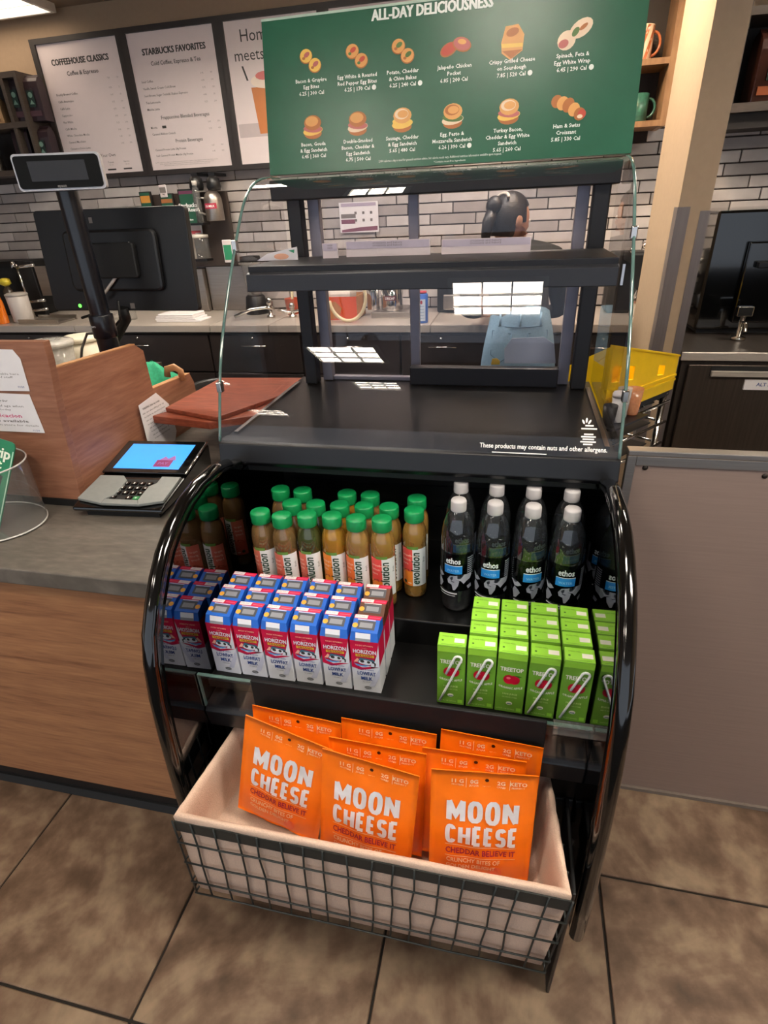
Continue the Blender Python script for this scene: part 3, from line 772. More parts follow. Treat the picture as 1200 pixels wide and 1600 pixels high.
        F.build('food_picture', [lab('toast', '#d69a55'), lab('crust', '#a8622a'), lab('ham', '#b5605a'), lab('egg_yellow', '#e6bc58'), lab('bread_pale', '#e6cdb0'), lab('pesto', '#4a6a2e'), lab('tomato', '#b8432f')], t)
sign()

# ------------------------------------------------------------------ products: milk cartons
GRP = {}
def make_milk(top):
    t = empty('milk_carton', (0, 0, 0)); w, d, h = 0.0575, 0.046, 0.162; hw, hd = w / 2, d / 2
    zt = 0.83 * h
    m = MB()
    m.box(-hw, hw, -hd, hd, 0, 0.44 * h, 0)
    m.box(-hw, hw, -hd, hd, 0.44 * h, zt, 1)
    # sloping blue shoulder and the back crest
    vs = [(-hw, -hd, zt), (hw, -hd, zt), (hw, hd, zt), (-hw, hd, zt), (-hw + .002, -hd + .006, h - .010), (hw - .002, -hd + .006, h - .010), (hw - .002, hd - .012, h), (-hw + .002, hd - .012, h), (hw - .001, hd, h), (-hw + .001, hd, h)]
    m.add(vs, [(0, 1, 5, 4)], 2); m.add(vs, [(4, 5, 6, 7)], 2); m.add(vs, [(7, 6, 8, 9)], 1); m.add(vs, [(1, 2, 8, 6, 5), (3, 0, 4, 7, 9)], 2); m.add(vs, [(2, 3, 9, 8)], 1)
    red = lab('milk_red', '#cf1546'); wh = lab('milk_white', '#e4e6ee'); tp = lab('milk_blue', '#1f62c4') if top == 'blue' else lab('milk_brown', '#5a321f')
    m.build('carton', [wh, red, tp], t, world=False)
    # top flap prints
    sl = Vector((0, (hd - .012) - (-hd + .006), .010)).normalized(); P = plane_xf((0, -hd + .006, h - .010), (1, 0, 0), sl)
    n = MB(); L = .0006
    n.rect(-.017, .019, .006, .026, P, 0, L); n.rect(-.012, .014, .010, .021, P, 1, L * 1.6); n.ell(-.021, .014, .0055, .0055, P, 2, L)
    n.rect(-.018, .018, .027, .0285, P, 3, L)
    B = plane_xf((0, hd - .012, h), (1, 0, 0), (0, 1, 0)); n.rect(-hw + .003, 0, .001, .011, B, 3, L); n.text('8 FL OZ', -hw / 2, .004, .005, B, 1, L * 2, res=1); n.rect(.004, hw - .004, .004, .006, B, 5, L)
    sf = Vector((0, .006, h - .010 - zt)).normalized(); Q = plane_xf((0, -hd, zt), (1, 0, 0), sf)
    n.rect(-.017, .013, .001, .017, Q, 4, L); n.rect(-.017, .013, .0, .006, Q, 1, L * 1.5)
    n.build('top_print', [lab('foil_grey', '#4c4f57', .35), lab('foil_light', '#8d8f96', .3), lab('milk_dot', '#eaa63a'), lab('milk_pink_white', '#eadfe2'), lab('milk_white', ''), lab('milk_pink', '#e86a86')], t, world=False)
    # front print
    X = FRONT(0, -hd - .0004, 0); f = MB(); l1, l2, l3 = .0002, .0005, .0008
    f.poly([(-hw, .44 * h), (-hw, .40 * h), (-.010, .36 * h), (.010, .40 * h), (.020, .48 * h), (hw, .70 * h), (hw, .44 * h)], X, 0, 0)
    f.poly([(-hw, .44 * h), (-.010, .40 * h), (.008, .43 * h), (.019, .52 * h), (.024, .62 * h), (hw, .80 * h), (hw, .44 * h)], X, 1, l1)
    f.poly([(-hw, .40 * h), (-hw, .46 * h), (-.012, .42 * h), (-.004, .40 * h)], X, 0, l1)
    f.text('HIGH VITAMIN', 0, .755 * h, .0052, X, 2, l2, bold=.02, res=1)
    f.text('lowfat', 0, .715 * h, .004, X, 2, l2, res=1)
    f.text('HORIZON', 0, .640 * h, .0135, X, 1, l2, bold=.03, width=.047)
    f.rect(-.019, .019, .585 * h, .625 * h, X, 3, l2); f.text('ORGANIC', 0, .592 * h, .0065, X, 4, l3, bold=.02, width=.032, res=1)
    f.poly([(-.024, .49 * h), (-.016, .56 * h), (-.006, .50 * h)], X, 2, l2)
    f.poly([(-.016, .49 * h), (-.010, .57 * h), (.018, .55 * h), (.020, .48 * h), (.0, .46 * h)], X, 5, l2)
    f.ell(.001, .50 * h, .015, .0062, X, 1, l3, 12); f.ell(-.006, .515 * h, .0045, .0038, X, 6, l3 * 1.3, 8); f.ell(.007, .51 * h, .0035, .0035, X, 6, l3 * 1.3, 8)
    f.poly([(.014, .53 * h), (.022, .50 * h), (.021, .45 * h), (.013, .46 * h)], X, 6, l3 * 1.2); f.ell(.0155, .475 * h, .0035, .0045, X, 1, l3 * 1.6, 8)
    f.poly([(-.024, .475 * h), (-.008, .45 * h), (.010, .46 * h), (.0, .43 * h), (-.016, .43 * h)], X, 7, l3)
    f.text('LOW & LEAN', 0, .368 * h, .0055, X, 8, l2, res=1)
    f.text('LOWFAT', .001, .285 * h, .0135, X, 8, l2, bold=.025, width=.038); f.text('MILK', .001, .205 * h, .0125, X, 8, l2, bold=.03, width=.024)
    f.text('1% milkfat', .0, .165 * h, .004, X, 9, l2, res=1)
    f.ell(.002, .075 * h, .0075, .0042, X, 9, l2, 12); f.text('USDA', .002, .067 * h, .004, X, 1, l3, res=1)
    f.poly([(.004, .10 * h), (hw, .42 * h), (hw, .30 * h), (.016, .10 * h)], X, 10, l1)
    f.build('front_print', [red, wh, lab('milk_peach', '#f2b29a'), lab('milk_gold', '#e9b23c'), lab('milk_maroon', '#7a2434'), lab('milk_teal', '#3f6f86'), ink, lab('milk_sky', '#5f9ad6'), lab('milk_navy', '#2b4a92'), lab('seal_grey_ink', '#6a6c70'), lab('milk_lilac', '#cfd3e6')], t, world=False)
    return t
ORD = ('rightmost', 'second from the right', 'third from the right', 'fourth from the right', 'fifth from the right', 'leftmost')
ROW = ('front', 'middle', 'back')
blue = make_milk('blue'); brown = make_milk('brown'); first = {}
for r in range(3):
    for c in range(6):
        pr = brown if (c == 0 and r > 0) else blue
        o = pr if pr.name not in first else copy_tree(pr)
        first[pr.name] = 1
        o.location = (-0.247 - 0.0623 * c + random.uniform(-.0012, .0012), 0.8225 + 0.0505 * r + random.uniform(-.0015, .0015), TZ)
        o.rotation_euler.z = random.uniform(-0.03, 0.03)
        top = 'brown-topped' if pr is brown else 'blue-topped'
        tag(o, '%s milk carton in the %s row, %s of its row' % (top, ROW[r], ORD[c]), 'milk carton', 'milk cartons on the lower tray')

# ------------------------------------------------------------------ products: juice boxes
def make_juice_box(straw):
    t = empty('juice_box', (0, 0, 0)); w, d, h = 0.0535, 0.037, 0.151; hw, hd = w / 2, d / 2
    gr = mat('apple_green', '#6fa433', 0.35, 0, .5, scale=30, vary=.04); gt = mat('lime_green', '#94d23f', 0.35, 0, .5, scale=30, vary=.04)
    m = MB().box(-hw, hw, -hd, hd, 0, h * .985, 0); m.box(-hw, hw, -hd, hd, h * .985, h, 1)
    m.build('box', [gr, gt], t, world=False, bevel=.0012, segs=1)
    X = FRONT(0, -hd - .0004, 0); f = MB(); l1, l2, l3 = .0003, .0005, .0008
    f.rect(-hw + .001, hw - .001, h * .90, h * .992, X, 1, l1)
    f.text('TREETOP', 0, h * .71, .0135, X, 2, l2, bold=.03, width=.042, arc=1.2)
    f.ell(-.004, h * .575, .0105, .0115, X, 3, l2); f.ell(.006, h * .575, .010, .0115, X, 3, l2); f.ell(-.005, h * .60, .004, .003, X, 4, l3)
    f.poly([(.004, h * .645), (.012, h * .655), (.020, h * .635), (.013, h * .625)], X, 5, l2)
    f.text('ORGANIC APPLE', 0, h * .415, .0075, X, 2, l2, bold=.02, width=.044, arc=9, res=1)
    f.text('100% JUICE', 0, h * .315, .006, X, 6, l2, bold=.02, res=1, width=.027); f.text('NO ADDED SUGAR', 0, h * .265, .0045, X, 6, l2, res=1, width=.027)
    f.ell(0, h * .17, .006, .0045, X, 2, l2, 12); f.rect(-.004, .004, h * .152, h * .168, X, 7, l3)
    f.text('6.75 FL OZ (200mL)', -.006, h * .055, .004, X, 6, l2, res=1); f.rect(.014, .023, h * .04, h * .10, X, 1, l2)
    T = plane_xf((0, -hd, h + .0004), (1, 0, 0), (0, 1, 0))
    f.rect(.004, .023, .010, .022, T, 2, l1); f.ell(-.018, .014, .0022, .0022, T, 5, l1, 8); f.text('SHAKE WELL', -.008, .024, .004, T, 5, l1, res=1); f.rect(-.02, .02, .003, .004, T, 0, l1)
    f.build('front_print', [gr, gt, lab('cream_white', '#eceadb'), lab('apple_red', '#c01030', .3), lab('apple_pink', '#ee6a76'), lab('leaf_green', '#3c6a1e'), lab('pale_lime', '#cfe59a'), lab('seal_blue', '#4a6f86')], t, world=False)
    if straw:
        a = Vector((-.021, 0, .010)); b = Vector((.019, 0, h * .80)); c = Vector((-.003, 0, h * .50))
        u = (b - a).normalized(); side = Vector((u.z, 0, -u.x)); r = .0068
        cen = b - side * r; pts = [a, a + u * .03, b - u * .02]
        for q in range(7):
            an = PI * q / 6; pts.append(cen + side * (r * math.cos(an)) + u * (r * math.sin(an)))
        e0 = cen - side * r; pts += [e0 - u * .02, e0 - u * .045]
        y = -hd - .0032
        s = MB().tube([(p.x, y, p.z) for p in pts], .0024, 8)
        s.build('straw', lab('straw_white', '#e8ece8', .3), t, world=False)
    return t
pair = {True: make_juice_box(True), False: make_juice_box(False)}; first = {}
COLN = ('leftmost', 'second from the left', 'third from the left', 'fourth from the left', 'rightmost')
for r in range(4):
    for c in range(5):
        if c == 0 and r: continue
        st = (r == 0 and c != 2)
        o = pair[st] if st not in first else copy_tree(pair[st]); first[st] = 1
        o.location = (-0.077 + 0.0575 * c + random.uniform(-.0008, .0008), 0.815 + .0400 * r + (0.004 if r else 0) - .001 * c + random.uniform(-.001, .001), TZ)
        o.rotation_euler.z = random.uniform(-.025, .025) - (.02 if c == 4 else 0)
        rn = ('front', 'second', 'third', 'back')[r]
        lb = ('green juice box with a bent straw, front row, %s' if st else 'green juice box in the %s row, %%s of the pack' % rn) % COLN[c] if c != 2 or r else 'green juice box without a straw in the middle of the front row'
        tag(o, lb, 'juice box', 'juice boxes on the lower tray')

# ------------------------------------------------------------------ products: juice bottles
def cyl_xf(r, a0=0.0):
    """u = arc length around a cylinder (0 faces the viewer), v = height."""
    def f(p):
        a = a0 + p.x / r; q = r + p.z
        return Vector((q * math.sin(a), -q * math.cos(a), p.y))
    return f
def make_bottle(kind):
    t = empty('juice_bottle', (0, 0, 0)); r = .0272
    juice, c1, c2 = {'berry': ('#a5814f', '#d8705a', '#c2553f'), 'green': ('#5f6a3a', '#d8705a', '#bf5a44'), 'orange': ('#dda63a', '#ef8a2c', '#f2a32e'), 'peach': ('#cfa45f', '#ef7a3a', '#f0982c'), 'red': ('#cfa253', '#e8504a', '#ee8a2e')}[kind]
    jm = mat('juice_' + kind, juice, 0.08, 0, .5, coat=.7, scale=18, vary=.12, trans=.6)
    b = MB().lathe([(r * .86, 0), (r * .98, .006), (r, .02), (r, .130), (r * .97, .137), (r, .144), (r * 1.0, .164), (r * .93, .177), (r * .80, .187), (r * .68, .193), (r * .66, .200)], 22, squ=.03)
    b.build('bottle', jm, t, world=False)
    c = MB().lathe([(r * .79, .197), (r * .81, .199), (r * .81, .2205), (r * .75, .2235), (0.0001, .2235)], 22)
    c.build('cap', mat('cap_green', '#0f8a4c', .35, 0, .5, scale=40, vary=.08), t, world=False, bevel=.0008, segs=1)
    X = cyl_xf(r + .0008); l = MB(); z0, z1 = .036, .136
    l.rect(-.030, .001, z0, z1, X, 0, 0, 8); l.rect(-.030, .001, z0, z0 + .040, X, 1, .0003, 8)
    l.rect(.001, .036, z0, z1, X, 2, 0, 8); l.rect(-.012, .014, z1 - .001, z1 + .006, X, 5, .0004, 6)
    l.text('evolution', .0165, z0 + .047, .027, X, 3, .0006, bold=.022, rot=PI / 2, width=.086, shear=.2, grid=.2)
    l.text('fresh', .030, z0 + .070, .007, X, 3, .0006, rot=PI / 2, res=1)
    for k, tx in enumerate({'orange': ('orange', 'mango', 'pure'), 'peach': ('orange', 'peach', 'pure'), 'red': ('strawberry', 'lemon', 'pure')}.get(kind, ('super', 'green', 'berry'))): l.text(tx, -.024, z1 - .020 - .011 * k, .0085, X, 4, .0006, align='l', bold=.01, res=1)
    l.poly([(-.024, z0 + .036), (-.006, z0 + .040), (-.008, z0 + .046), (-.020, z0 + .043)], X, 6, .0006)
    l.ell(-.018, z0 + .010, .0045, .0045, X, 3, .0006, 10); l.rect(-.010, -.002, z0 + .006, z0 + .009, X, 4, .0006)
    l.build('label', [lab('label_' + kind, c1), lab('label_low_' + kind, c2), lab('label_white', '#e6ebea'), lab('label_script_green', '#12402c'), lab('label_pale', '#f6d9c4'), lab('label_olive', '#5d8a3a'), lab('label_rust', '#a8402a')], t, world=False)
    return t
kinds = {k: make_bottle(k) for k in ('berry', 'green', 'orange', 'peach', 'red')}; first = {}
JUICE = [(-.252, 1.012, 'red', 'red-labelled juice bottle at the right end of the front row'), (-.308, 1.008, 'peach', 'orange-labelled juice bottle in the front row, beside the red-labelled one'),
         (-.364, 1.012, 'orange', 'amber orange-labelled juice bottle, third from the right in the front row'), (-.420, 1.008, 'green', 'dark green juice bottle in the front row with a salmon label'),
         (-.475, .997, 'berry', 'brown juice bottle with a salmon label, second from the left in the front row'), (-.530, 1.006, 'berry', 'brown juice bottle with a salmon label at the left end of the front row'),
         (-.190, 1.062, 'red', 'lone red and orange labelled juice bottle standing right of the others'), (-.193, 1.118, 'red', 'juice bottle in the dark right behind the lone red-labelled bottle')]
for c in range(5): JUICE.append((-.248 - .0565 * c, 1.0695 - .003 * c, ('red', 'peach', 'orange', 'green', 'berry')[c], 'green-capped juice bottle in the second row, %s' % ('rightmost', 'second from the right', 'third from the right', 'fourth from the right', 'leftmost')[c]))
for c in range(4): JUICE.append((-.304 - .0565 * c - (.054 if c > 1 else 0), 1.122, ('peach', 'orange', 'berry', 'berry')[c], 'green-capped juice bottle in the dark back row, %s' % ('rightmost', 'second from the right', 'third from the right', 'leftmost')[c]))
for x, y, k, lb in JUICE:
    o = kinds[k] if k not in first else copy_tree(kinds[k]); first[k] = 1
    o.location = (x, y, SZ); o.rotation_euler.z = random.uniform(-.12, .12) - .05
    tag(o, lb, 'juice bottle', 'juice bottles on the raised tray')

# ------------------------------------------------------------------ products: water bottles
pet = glass_mat('clear_pet', '#e9edee', 1.45, gain=3.0, body=0.022, body_col='#c2c8d0', rough=0.05)
def make_water():
    t = empty('water_bottle', (0, 0, 0)); r = .0357
    pr = [(.012, .006), (.022, .000), (r * .86, .002), (r * .98, .012), (r, .024), (r * .975, .030), (r, .036), (r * .975, .042), (r, .048), (r, .170), (r * .985, .188), (r * .93, .206), (r * .82, .223), (r * .66, .237), (r * .48, .247), (r * .41, .251), (r * .41, .258)]
    MB().lathe(pr, 28).build('bottle', pet, t, world=False)
    MB().lathe([(r * .98 - .003, .006), (r * .98 - .003, .170), (r * .87, .200), (.0001, .2005)], 24).build('water', glass_mat('still_water', '#d3dade', 1.33, gain=.6) if 'still_water' not in MATS else MATS['still_water'], t, world=False)
    MB().lathe([(r * .45, .247), (r * .46, .249), (r * .455, .268), (r * .41, .2715), (.0001, .2715)], 24).build('cap', mat('cap_white', '#b9b6b8', .4, scale=40, vary=.05), t, world=False)
    X = cyl_xf(r + .0008); l = MB()
    l.rect(-.050, .050, .062, .158, X, 3, -.0003, 20)
    l.rect(-.022, .018, .108, .128, X, 0, .0004, 8); l.rect(-.022, .018, .128, .1295, X, 1, .0004, 8)
    l.text('ethos', -.002, .134, .020, X, 1, .0006, bold=.025, width=.032)
    l.text('WATER', -.002, .1135, .0085, X, 4, .0007, bold=.02, width=.028)
    for P in ([(-.050, .106), (-.030, .104), (-.024, .098), (-.032, .093), (-.040, .092)], [(-.040, .091), (-.030, .084), (-.026, .078), (-.034, .064), (-.040, .062), (-.044, .080)], [(-.014, .092), (-.008, .102), (.004, .104), (.004, .094)], [(.004, .104), (.026, .106), (.044, .102), (.038, .092), (.028, .088), (.022, .082), (.016, .090), (.004, .094)], [(-.014, .092), (.004, .094), (.012, .090), (.010, .078), (.003, .066), (-.001, .066), (-.004, .080), (-.012, .083)], [(.030, .074), (.042, .078), (.044, .068), (.034, .066)]):
        l.poly(P, X, 2, .0004)
    for P in ([(-.006, .090), (.002, .088), (.001, .086), (-.006, .088)],): l.poly(P, X, 3, .0007)
    l.rect(-.040, .008, .0545, .0575, X, 1, .0004, 10); l.rect(-.036, .004, .049, .0505, X, 1, .0004, 10)
    for k in range(9): l.rect(.030, .046, .104 + .0052 * k, .1065 + .0052 * k, X, 2, .0004, 4)
    l.build('label', [lab('water_blue', '#1c86d8'), lab('water_white', '#e3e6ea'), lab('map_grey', '#9a9eaa'), glass_mat('black_film', '#8a8c90', 1.4, gain=.5), lab('water_pale_blue', '#8cc4ee')], t, world=False)
    return t
wb = make_water()
W_ORD = ('leftmost', 'second from the left', 'third from the left', 'rightmost')
for r in range(2):
    for c in range(4):
        o = wb if (r, c) == (0, 0) else copy_tree(wb)
        o.location = (-.090 + .0748 * c + r * (.0028 * c - .003) + .0004 * c, 1.030 - .003 * c + .085 * r, SZ); o.rotation_euler.z = (-.1, 0, .35, .05)[c] + .4 * r
        tag(o, 'clear water bottle with a white cap, %s of the %s row' % (W_ORD[c], ('front', 'back')[r]), 'water bottle', 'water bottles on the raised tray')

# ------------------------------------------------------------------ wire basket with linen liner
BT = dict(z=0.505, xf0=-0.572, xf1=0.150, yf=0.550, xb0=-0.548, xb1=0.124, yb=0.772)
BB = dict(z=0.232, xf0=-0.592, xf1=0.132, yf=0.566, xb0=-0.560, xb1=0.112, yb=0.742)
def brim(D, off=0.0, dz=0.0):
    return [Vector((D['xf0'] - off, D['yf'] - off, D['z'] + dz)), Vector((D['xf1'] + off, D['yf'] - off, D['z'] + dz)), Vector((D['xb1'] + off, D['yb'] + off, D['z'] + dz)), Vector((D['xb0'] - off, D['yb'] + off, D['z'] + dz))]
basket = empty('wire_basket', (-0.22, 0.66, 0.232), 'dark wire basket with a cream linen liner, full of orange pouches', 'basket')
def side_pt(i, s, t, off=0.0):
    """side i (0 front, 1 right, 2 back, 3 left), s along it, t from top (0) to bottom (1)."""
    T, B = brim(BT, off), brim(BB, off)
    a = T[i].lerp(T[(i + 1) % 4], s); b = B[i].lerp(B[(i + 1) % 4], s)
    return a.lerp(b, t)
# band
bd = MB()
for i in range(4):
    q = [side_pt(i, 0, .01, .005), side_pt(i, 1, .01, .005), side_pt(i, 1, .135, .005), side_pt(i, 0, .135, .005)]
    q2 = [side_pt(i, 0, .01, .002), side_pt(i, 1, .01, .002), side_pt(i, 1, .135, .002), side_pt(i, 0, .135, .002)]
    bd.add(q + q2, [(0, 1, 2, 3), (7, 6, 5, 4), (0, 4, 5, 1), (3, 2, 6, 7), (0, 3, 7, 4), (1, 5, 6, 2)])
bd.build('rim_band', basket_metal, basket)
rnd = random.Random(3)
for i, nv in ((0, 17), (1, 5), (2, 17), (3, 5)):
    for k in range(nv + 1):
        s = k / nv + (rnd.uniform(-.008, .008) if 0 < k < nv else 0); w = [rnd.uniform(-.004, .004) for _ in range(5)]
        pts = [side_pt(i, min(1, max(0, s + w[j] * (0 < j < 4))), t, .0065) for j, t in enumerate((0.0, .28, .55, .82, 1.07))]
        if i == 2: continue
        MB().tube(pts, .0020, 5).build('upright_wire', basket_metal, basket)
for t in (.27, .56, .86, 1.05):
    for i in (0, 1, 3):
        pts = [side_pt(i, k / 8, t + rnd.uniform(-.012, .012) * (0 < k < 8), .0085) for k in range(9)]
        MB().tube(pts, .0020, 5).build('cross_wire', basket_metal, basket)
# liner: outside, folded rim, inside
lin_ = MB(); loops = []
def ring(D, off, dz, n=14, puff=0.0, sd=1):
    c = brim(D, off, dz); out = []; r2 = random.Random(sd)
    for i in range(4):
        for k in range(n):
            p = c[i].lerp(c[(i + 1) % 4], k / n); out.append(p + Vector((0, 0, r2.uniform(-puff, puff) * .6)) + (Vector((r2.uniform(-puff, puff), r2.uniform(-puff, puff), 0)) if k else Vector((0, 0, 0))))
    return out
def mixD(t): return {k: BT[k] + (BB[k] - BT[k]) * t for k in BT}
seq = [(1.02, .000, 0), (.75, .001, 0), (.45, .001, 0), (.16, .001, 0), (0, .003, 0), (0, .0035, .010), (0, .000, .015), (0, -.007, .011), (0, -.012, .0), (.2, -.014, 0), (.45, -.016, 0), (.47, -.02, 0)]
for j, (t, off, dz) in enumerate(seq): loops.append(ring(mixD(t), off, dz, 14, .0016 if 0 < t < 1 else .001, j))
vs = [v for L in loops for v in L]; n = len(loops[0]); fs = []
for j in range(len(loops) - 1):
    for i in range(n): fs.append((j * n + i, j * n + (i + 1) % n, (j + 1) * n + (i + 1) % n, (j + 1) * n + i))
fs.append(tuple((len(loops) - 1) * n + i for i in range(n))); fs.append(tuple(range(n))[::-1])
lin_.add(vs, fs, 0, True); lin_.build('linen_liner', cream, basket)
# stand legs under the right end and behind
MB().prism([(0.615, 0.0), (0.74, 0.0), (0.765, 0.46), (0.580, 0.46)], 0.1625, 0.170, 'x').build('stand_leg', black_satin, basket, bevel=.003)
MB().prism([(0.715, 0.0), (0.76, 0.0), (0.76, 0.215), (0.70, 0.215)], -0.582, -0.562, 'x').build('stand_leg', black_satin, basket, bevel=.003)
MB().box(-0.58, 0.1625, 0.62, 0.64, 0.198, 0.214).build('stand_rail', black_satin, basket)

# ------------------------------------------------------------------ orange snack pouches
def make_pouch():
    t = empty('snack_pouch', (0, 0, 0)); w, h = .186, .255
    def bulge(u, v, s):
        a = max(0, 1 - (abs(u) / (w / 2)) ** 2.6); b = max(0, min(1, (v - .0) / .05)) * max(0, min(1, (h - .035 - v) / .10)) if v < h - .035 else 0
        wr = .0012 * math.sin(u * 95 + v * 60) * a * (1 if v < h - .03 else .25)
        return s * (.0012 + .0115 * a * (b ** .7)) + wr
    NU, NV = 16, 20; m = MB()
    for s in (-1, 1):
        vs = []; fs = []
        for j in range(NV + 1):
            for i in range(NU + 1):
                u = -w / 2 + w * i / NU; v = h * j / NV; vs.append((u, bulge(u, v, s), v))
        for j in range(NV):
            for i in range(NU): fs.append((j * (NU + 1) + i, j * (NU + 1) + i + 1, (j + 1) * (NU + 1) + i + 1, (j + 1) * (NU + 1) + i))
        m.add(vs, fs, 0, True)
    rim = [(-w / 2, v) for v in (0, h)]
    k = (NU + 1) * (NV + 1)
    edge = [i for i in range(NU + 1)] + [j * (NU + 1) + NU for j in range(1, NV + 1)] + [NV * (NU + 1) + i for i in range(NU - 1, -1, -1)] + [j * (NU + 1) for j in range(NV - 1, 0, -1)]
    for a, b in zip(edge, edge[1:] + edge[:1]): m.F.append([a, b, b + k, a + k]); m.M.append(0); m.SM.append(False)
    m.build('pouch', bag_orange, t, world=False)
    X = lambda p: Vector((p.x, bulge(p.x, p.y, -1) - .0009 - p.z, p.y))
    X2 = X
    p = MB()
    p.letters('MOON', -.064, .064, .147, .196, .0098, X, 0, .0006); p.letters('CHEESE', -.065, .065, .0965, .141, .0082, X, 0, .0006)
    p.text('CHEDDAR BELIEVE IT', 0, .0735, .019, X, 1, .0006, bold=.02, width=.126, grid=.5)
    for v in (.0925, .0655): p.rect(-.064, .064, v, v + .0012, X, 2, .0003, 12)
    p.text('CRUNCHY BITES OF', -.012, .052, .0145, X, 2, .0003, bold=.015, width=.098); p.text('GOLDEN DELIGHT', -.016, .036, .0145, X, 2, .0003, bold=.015, width=.09)
    p.ell(.030, .030, .012, .016, X, 4, .0003, 12)
    for x, a, b in ((-.046, '11 G', 'PROTEIN'), (-.017, '0G', 'SUGAR'), (.030, '2G', 'CARBS'), (.060, 'KETO', 'FRIENDLY')):
        p.text(a, x, .231, .0115, X, 2, .0003, bold=.03); p.text(b, x, .2245, .0052, X, 2, .0003, bold=.01, res=1)
    p.text('NET WT', .005, .2245, .0035, X, 2, .0003, res=1)
    for x in (-.031, .045): p.rect(x - .0004, x + .0004, .222, .243, X, 2, .0003)
    p.ell(.005, .240, .0036, .0036, X, 3, .0004, 12)
    p.build('front_print', [bag_silver, bag_red, bag_pale, lab('hole_dark', '#3a1206'), lab('coral_print', '#f2662f')], t, world=False)
    return t
pouch = make_pouch()
POUCH = [('A1', (398, 1103), (529, 1129), .66, 'orange pouch at the back of the left pile in the basket'), ('A2', (386, 1125), (519, 1164), .652, 'tilted orange pouch at the front of the left pile'),
         ('B1', (533, 1122), (683, 1147), .655, 'orange pouch at the back of the middle pile'), ('B2', (516, 1152), (664, 1177), .648, 'half hidden orange pouch in the middle of the middle pile'),
         ('B3', (505, 1172), (655, 1210), .640, 'orange pouch at the front of the middle pile'), ('C1', (690, 1140), (849, 1168), .655, 'orange pouch at the back of the right pile'),
         ('C2', (658, 1168), (825, 1190), .650, 'orange pouch second from the front of the right pile'), ('C3', (673, 1202), (843, 1212), .645, 'orange pouch at the front of the right pile, showing its whole front')]
for k, (nm, a, b, z, lb) in enumerate(POUCH):
    o = pouch if k == 0 else copy_tree(pouch)
    A, B = onz(*a, z), onz(*b, z); mid = (A + B) / 2; yaw = math.atan2(B.y - A.y, B.x - A.x)
    lean = math.radians(-9); roll = math.radians(9 if nm == 'A2' else 3 if nm == 'B3' else 1)
    R = Matrix.Rotation(yaw, 4, 'Z') @ Matrix.Rotation(roll, 4, 'Y') @ Matrix.Rotation(lean, 4, 'X')
    o.location = mid - (R @ Vector((0, 0, .255))); o.rotation_euler = R.to_euler()
    tag(o, lb, 'snack pouch', 'orange snack pouches in the basket')

# ------------------------------------------------------------------ service counter on the left
CT = 0.857
ct = empty('service_counter', (-1.6, 1.4, 0), 'wood fronted service counter with a grey stone top, left of the display case', 'counter')
MB().box(-2.6, -0.668, 0.810, 2.05, CT - 0.042, CT).build('worktop', stone_top, ct, bevel=.003)
MB().box(-2.6, -0.672, 0.835, 0.86, 0.075, CT - 0.043).build('front_panel', wood_x, ct)
MB().box(-2.6, -0.672, 0.848, 0.87, 0.0, 0.075).build('kick_plate', mat('black_rubber_base', '#141213', .5, scale=50), ct)
MB().prism([(0.832, 0.0), (0.848, 0.0), (0.848, 0.02), (0.842, 0.02)], -2.6, -0.672, 'x').build('cove_strip', black_matt, ct)
MB().box(-2.6, -0.672, 0.87, 2.03, 0.0, CT - 0.043).build('carcass', dark_cab, ct)

sc = empty('wooden_screen', (-1.09, 1.1, CT), 'stepped wooden privacy screen around the till on the counter', 'screen')
MB().prism([(-2.2, CT), (-1.087, CT), (-1.066, 1.11), (-1.048, 1.24), (-1.046, 1.283), (-2.2, 1.283)], 1.10, 1.122, 'y').build('front_board', wood_screen, sc, bevel=.0015)
MB().prism([(1.123, CT + .02), (1.56, CT + .02), (1.51, 1.04), (1.508, 1.171), (1.475, 1.195), (1.123, 1.209)], -1.105, -1.087, 'x').build('side_board', wood_screen, sc, bevel=.001)
MB().prism([(1.123, 1.2095), (1.475, 1.1955), (1.475, 1.198), (1.123, 1.212)], -1.105, -1.087, 'x').build('edge_strip', wood_edge, sc)
MB().prism([(1.50, CT), (1.775, CT), (1.775, 1.0), (1.758, 1.034), (1.50, 1.046)], -1.127, -1.106, 'x').prism([(1.50, 1.0463), (1.758, 1.0343), (1.758, 1.037), (1.50, 1.049)], -1.127, -1.106, 'x', 1).build('low_board', [wood_screen, wood_edge], sc)
MB().box(-2.2, -1.087, 1.095, 1.125, CT, CT + .019).box(-1.106, -1.087, 1.125, 1.5, CT, CT + .019).build('plinth_strip', black_matt, sc)

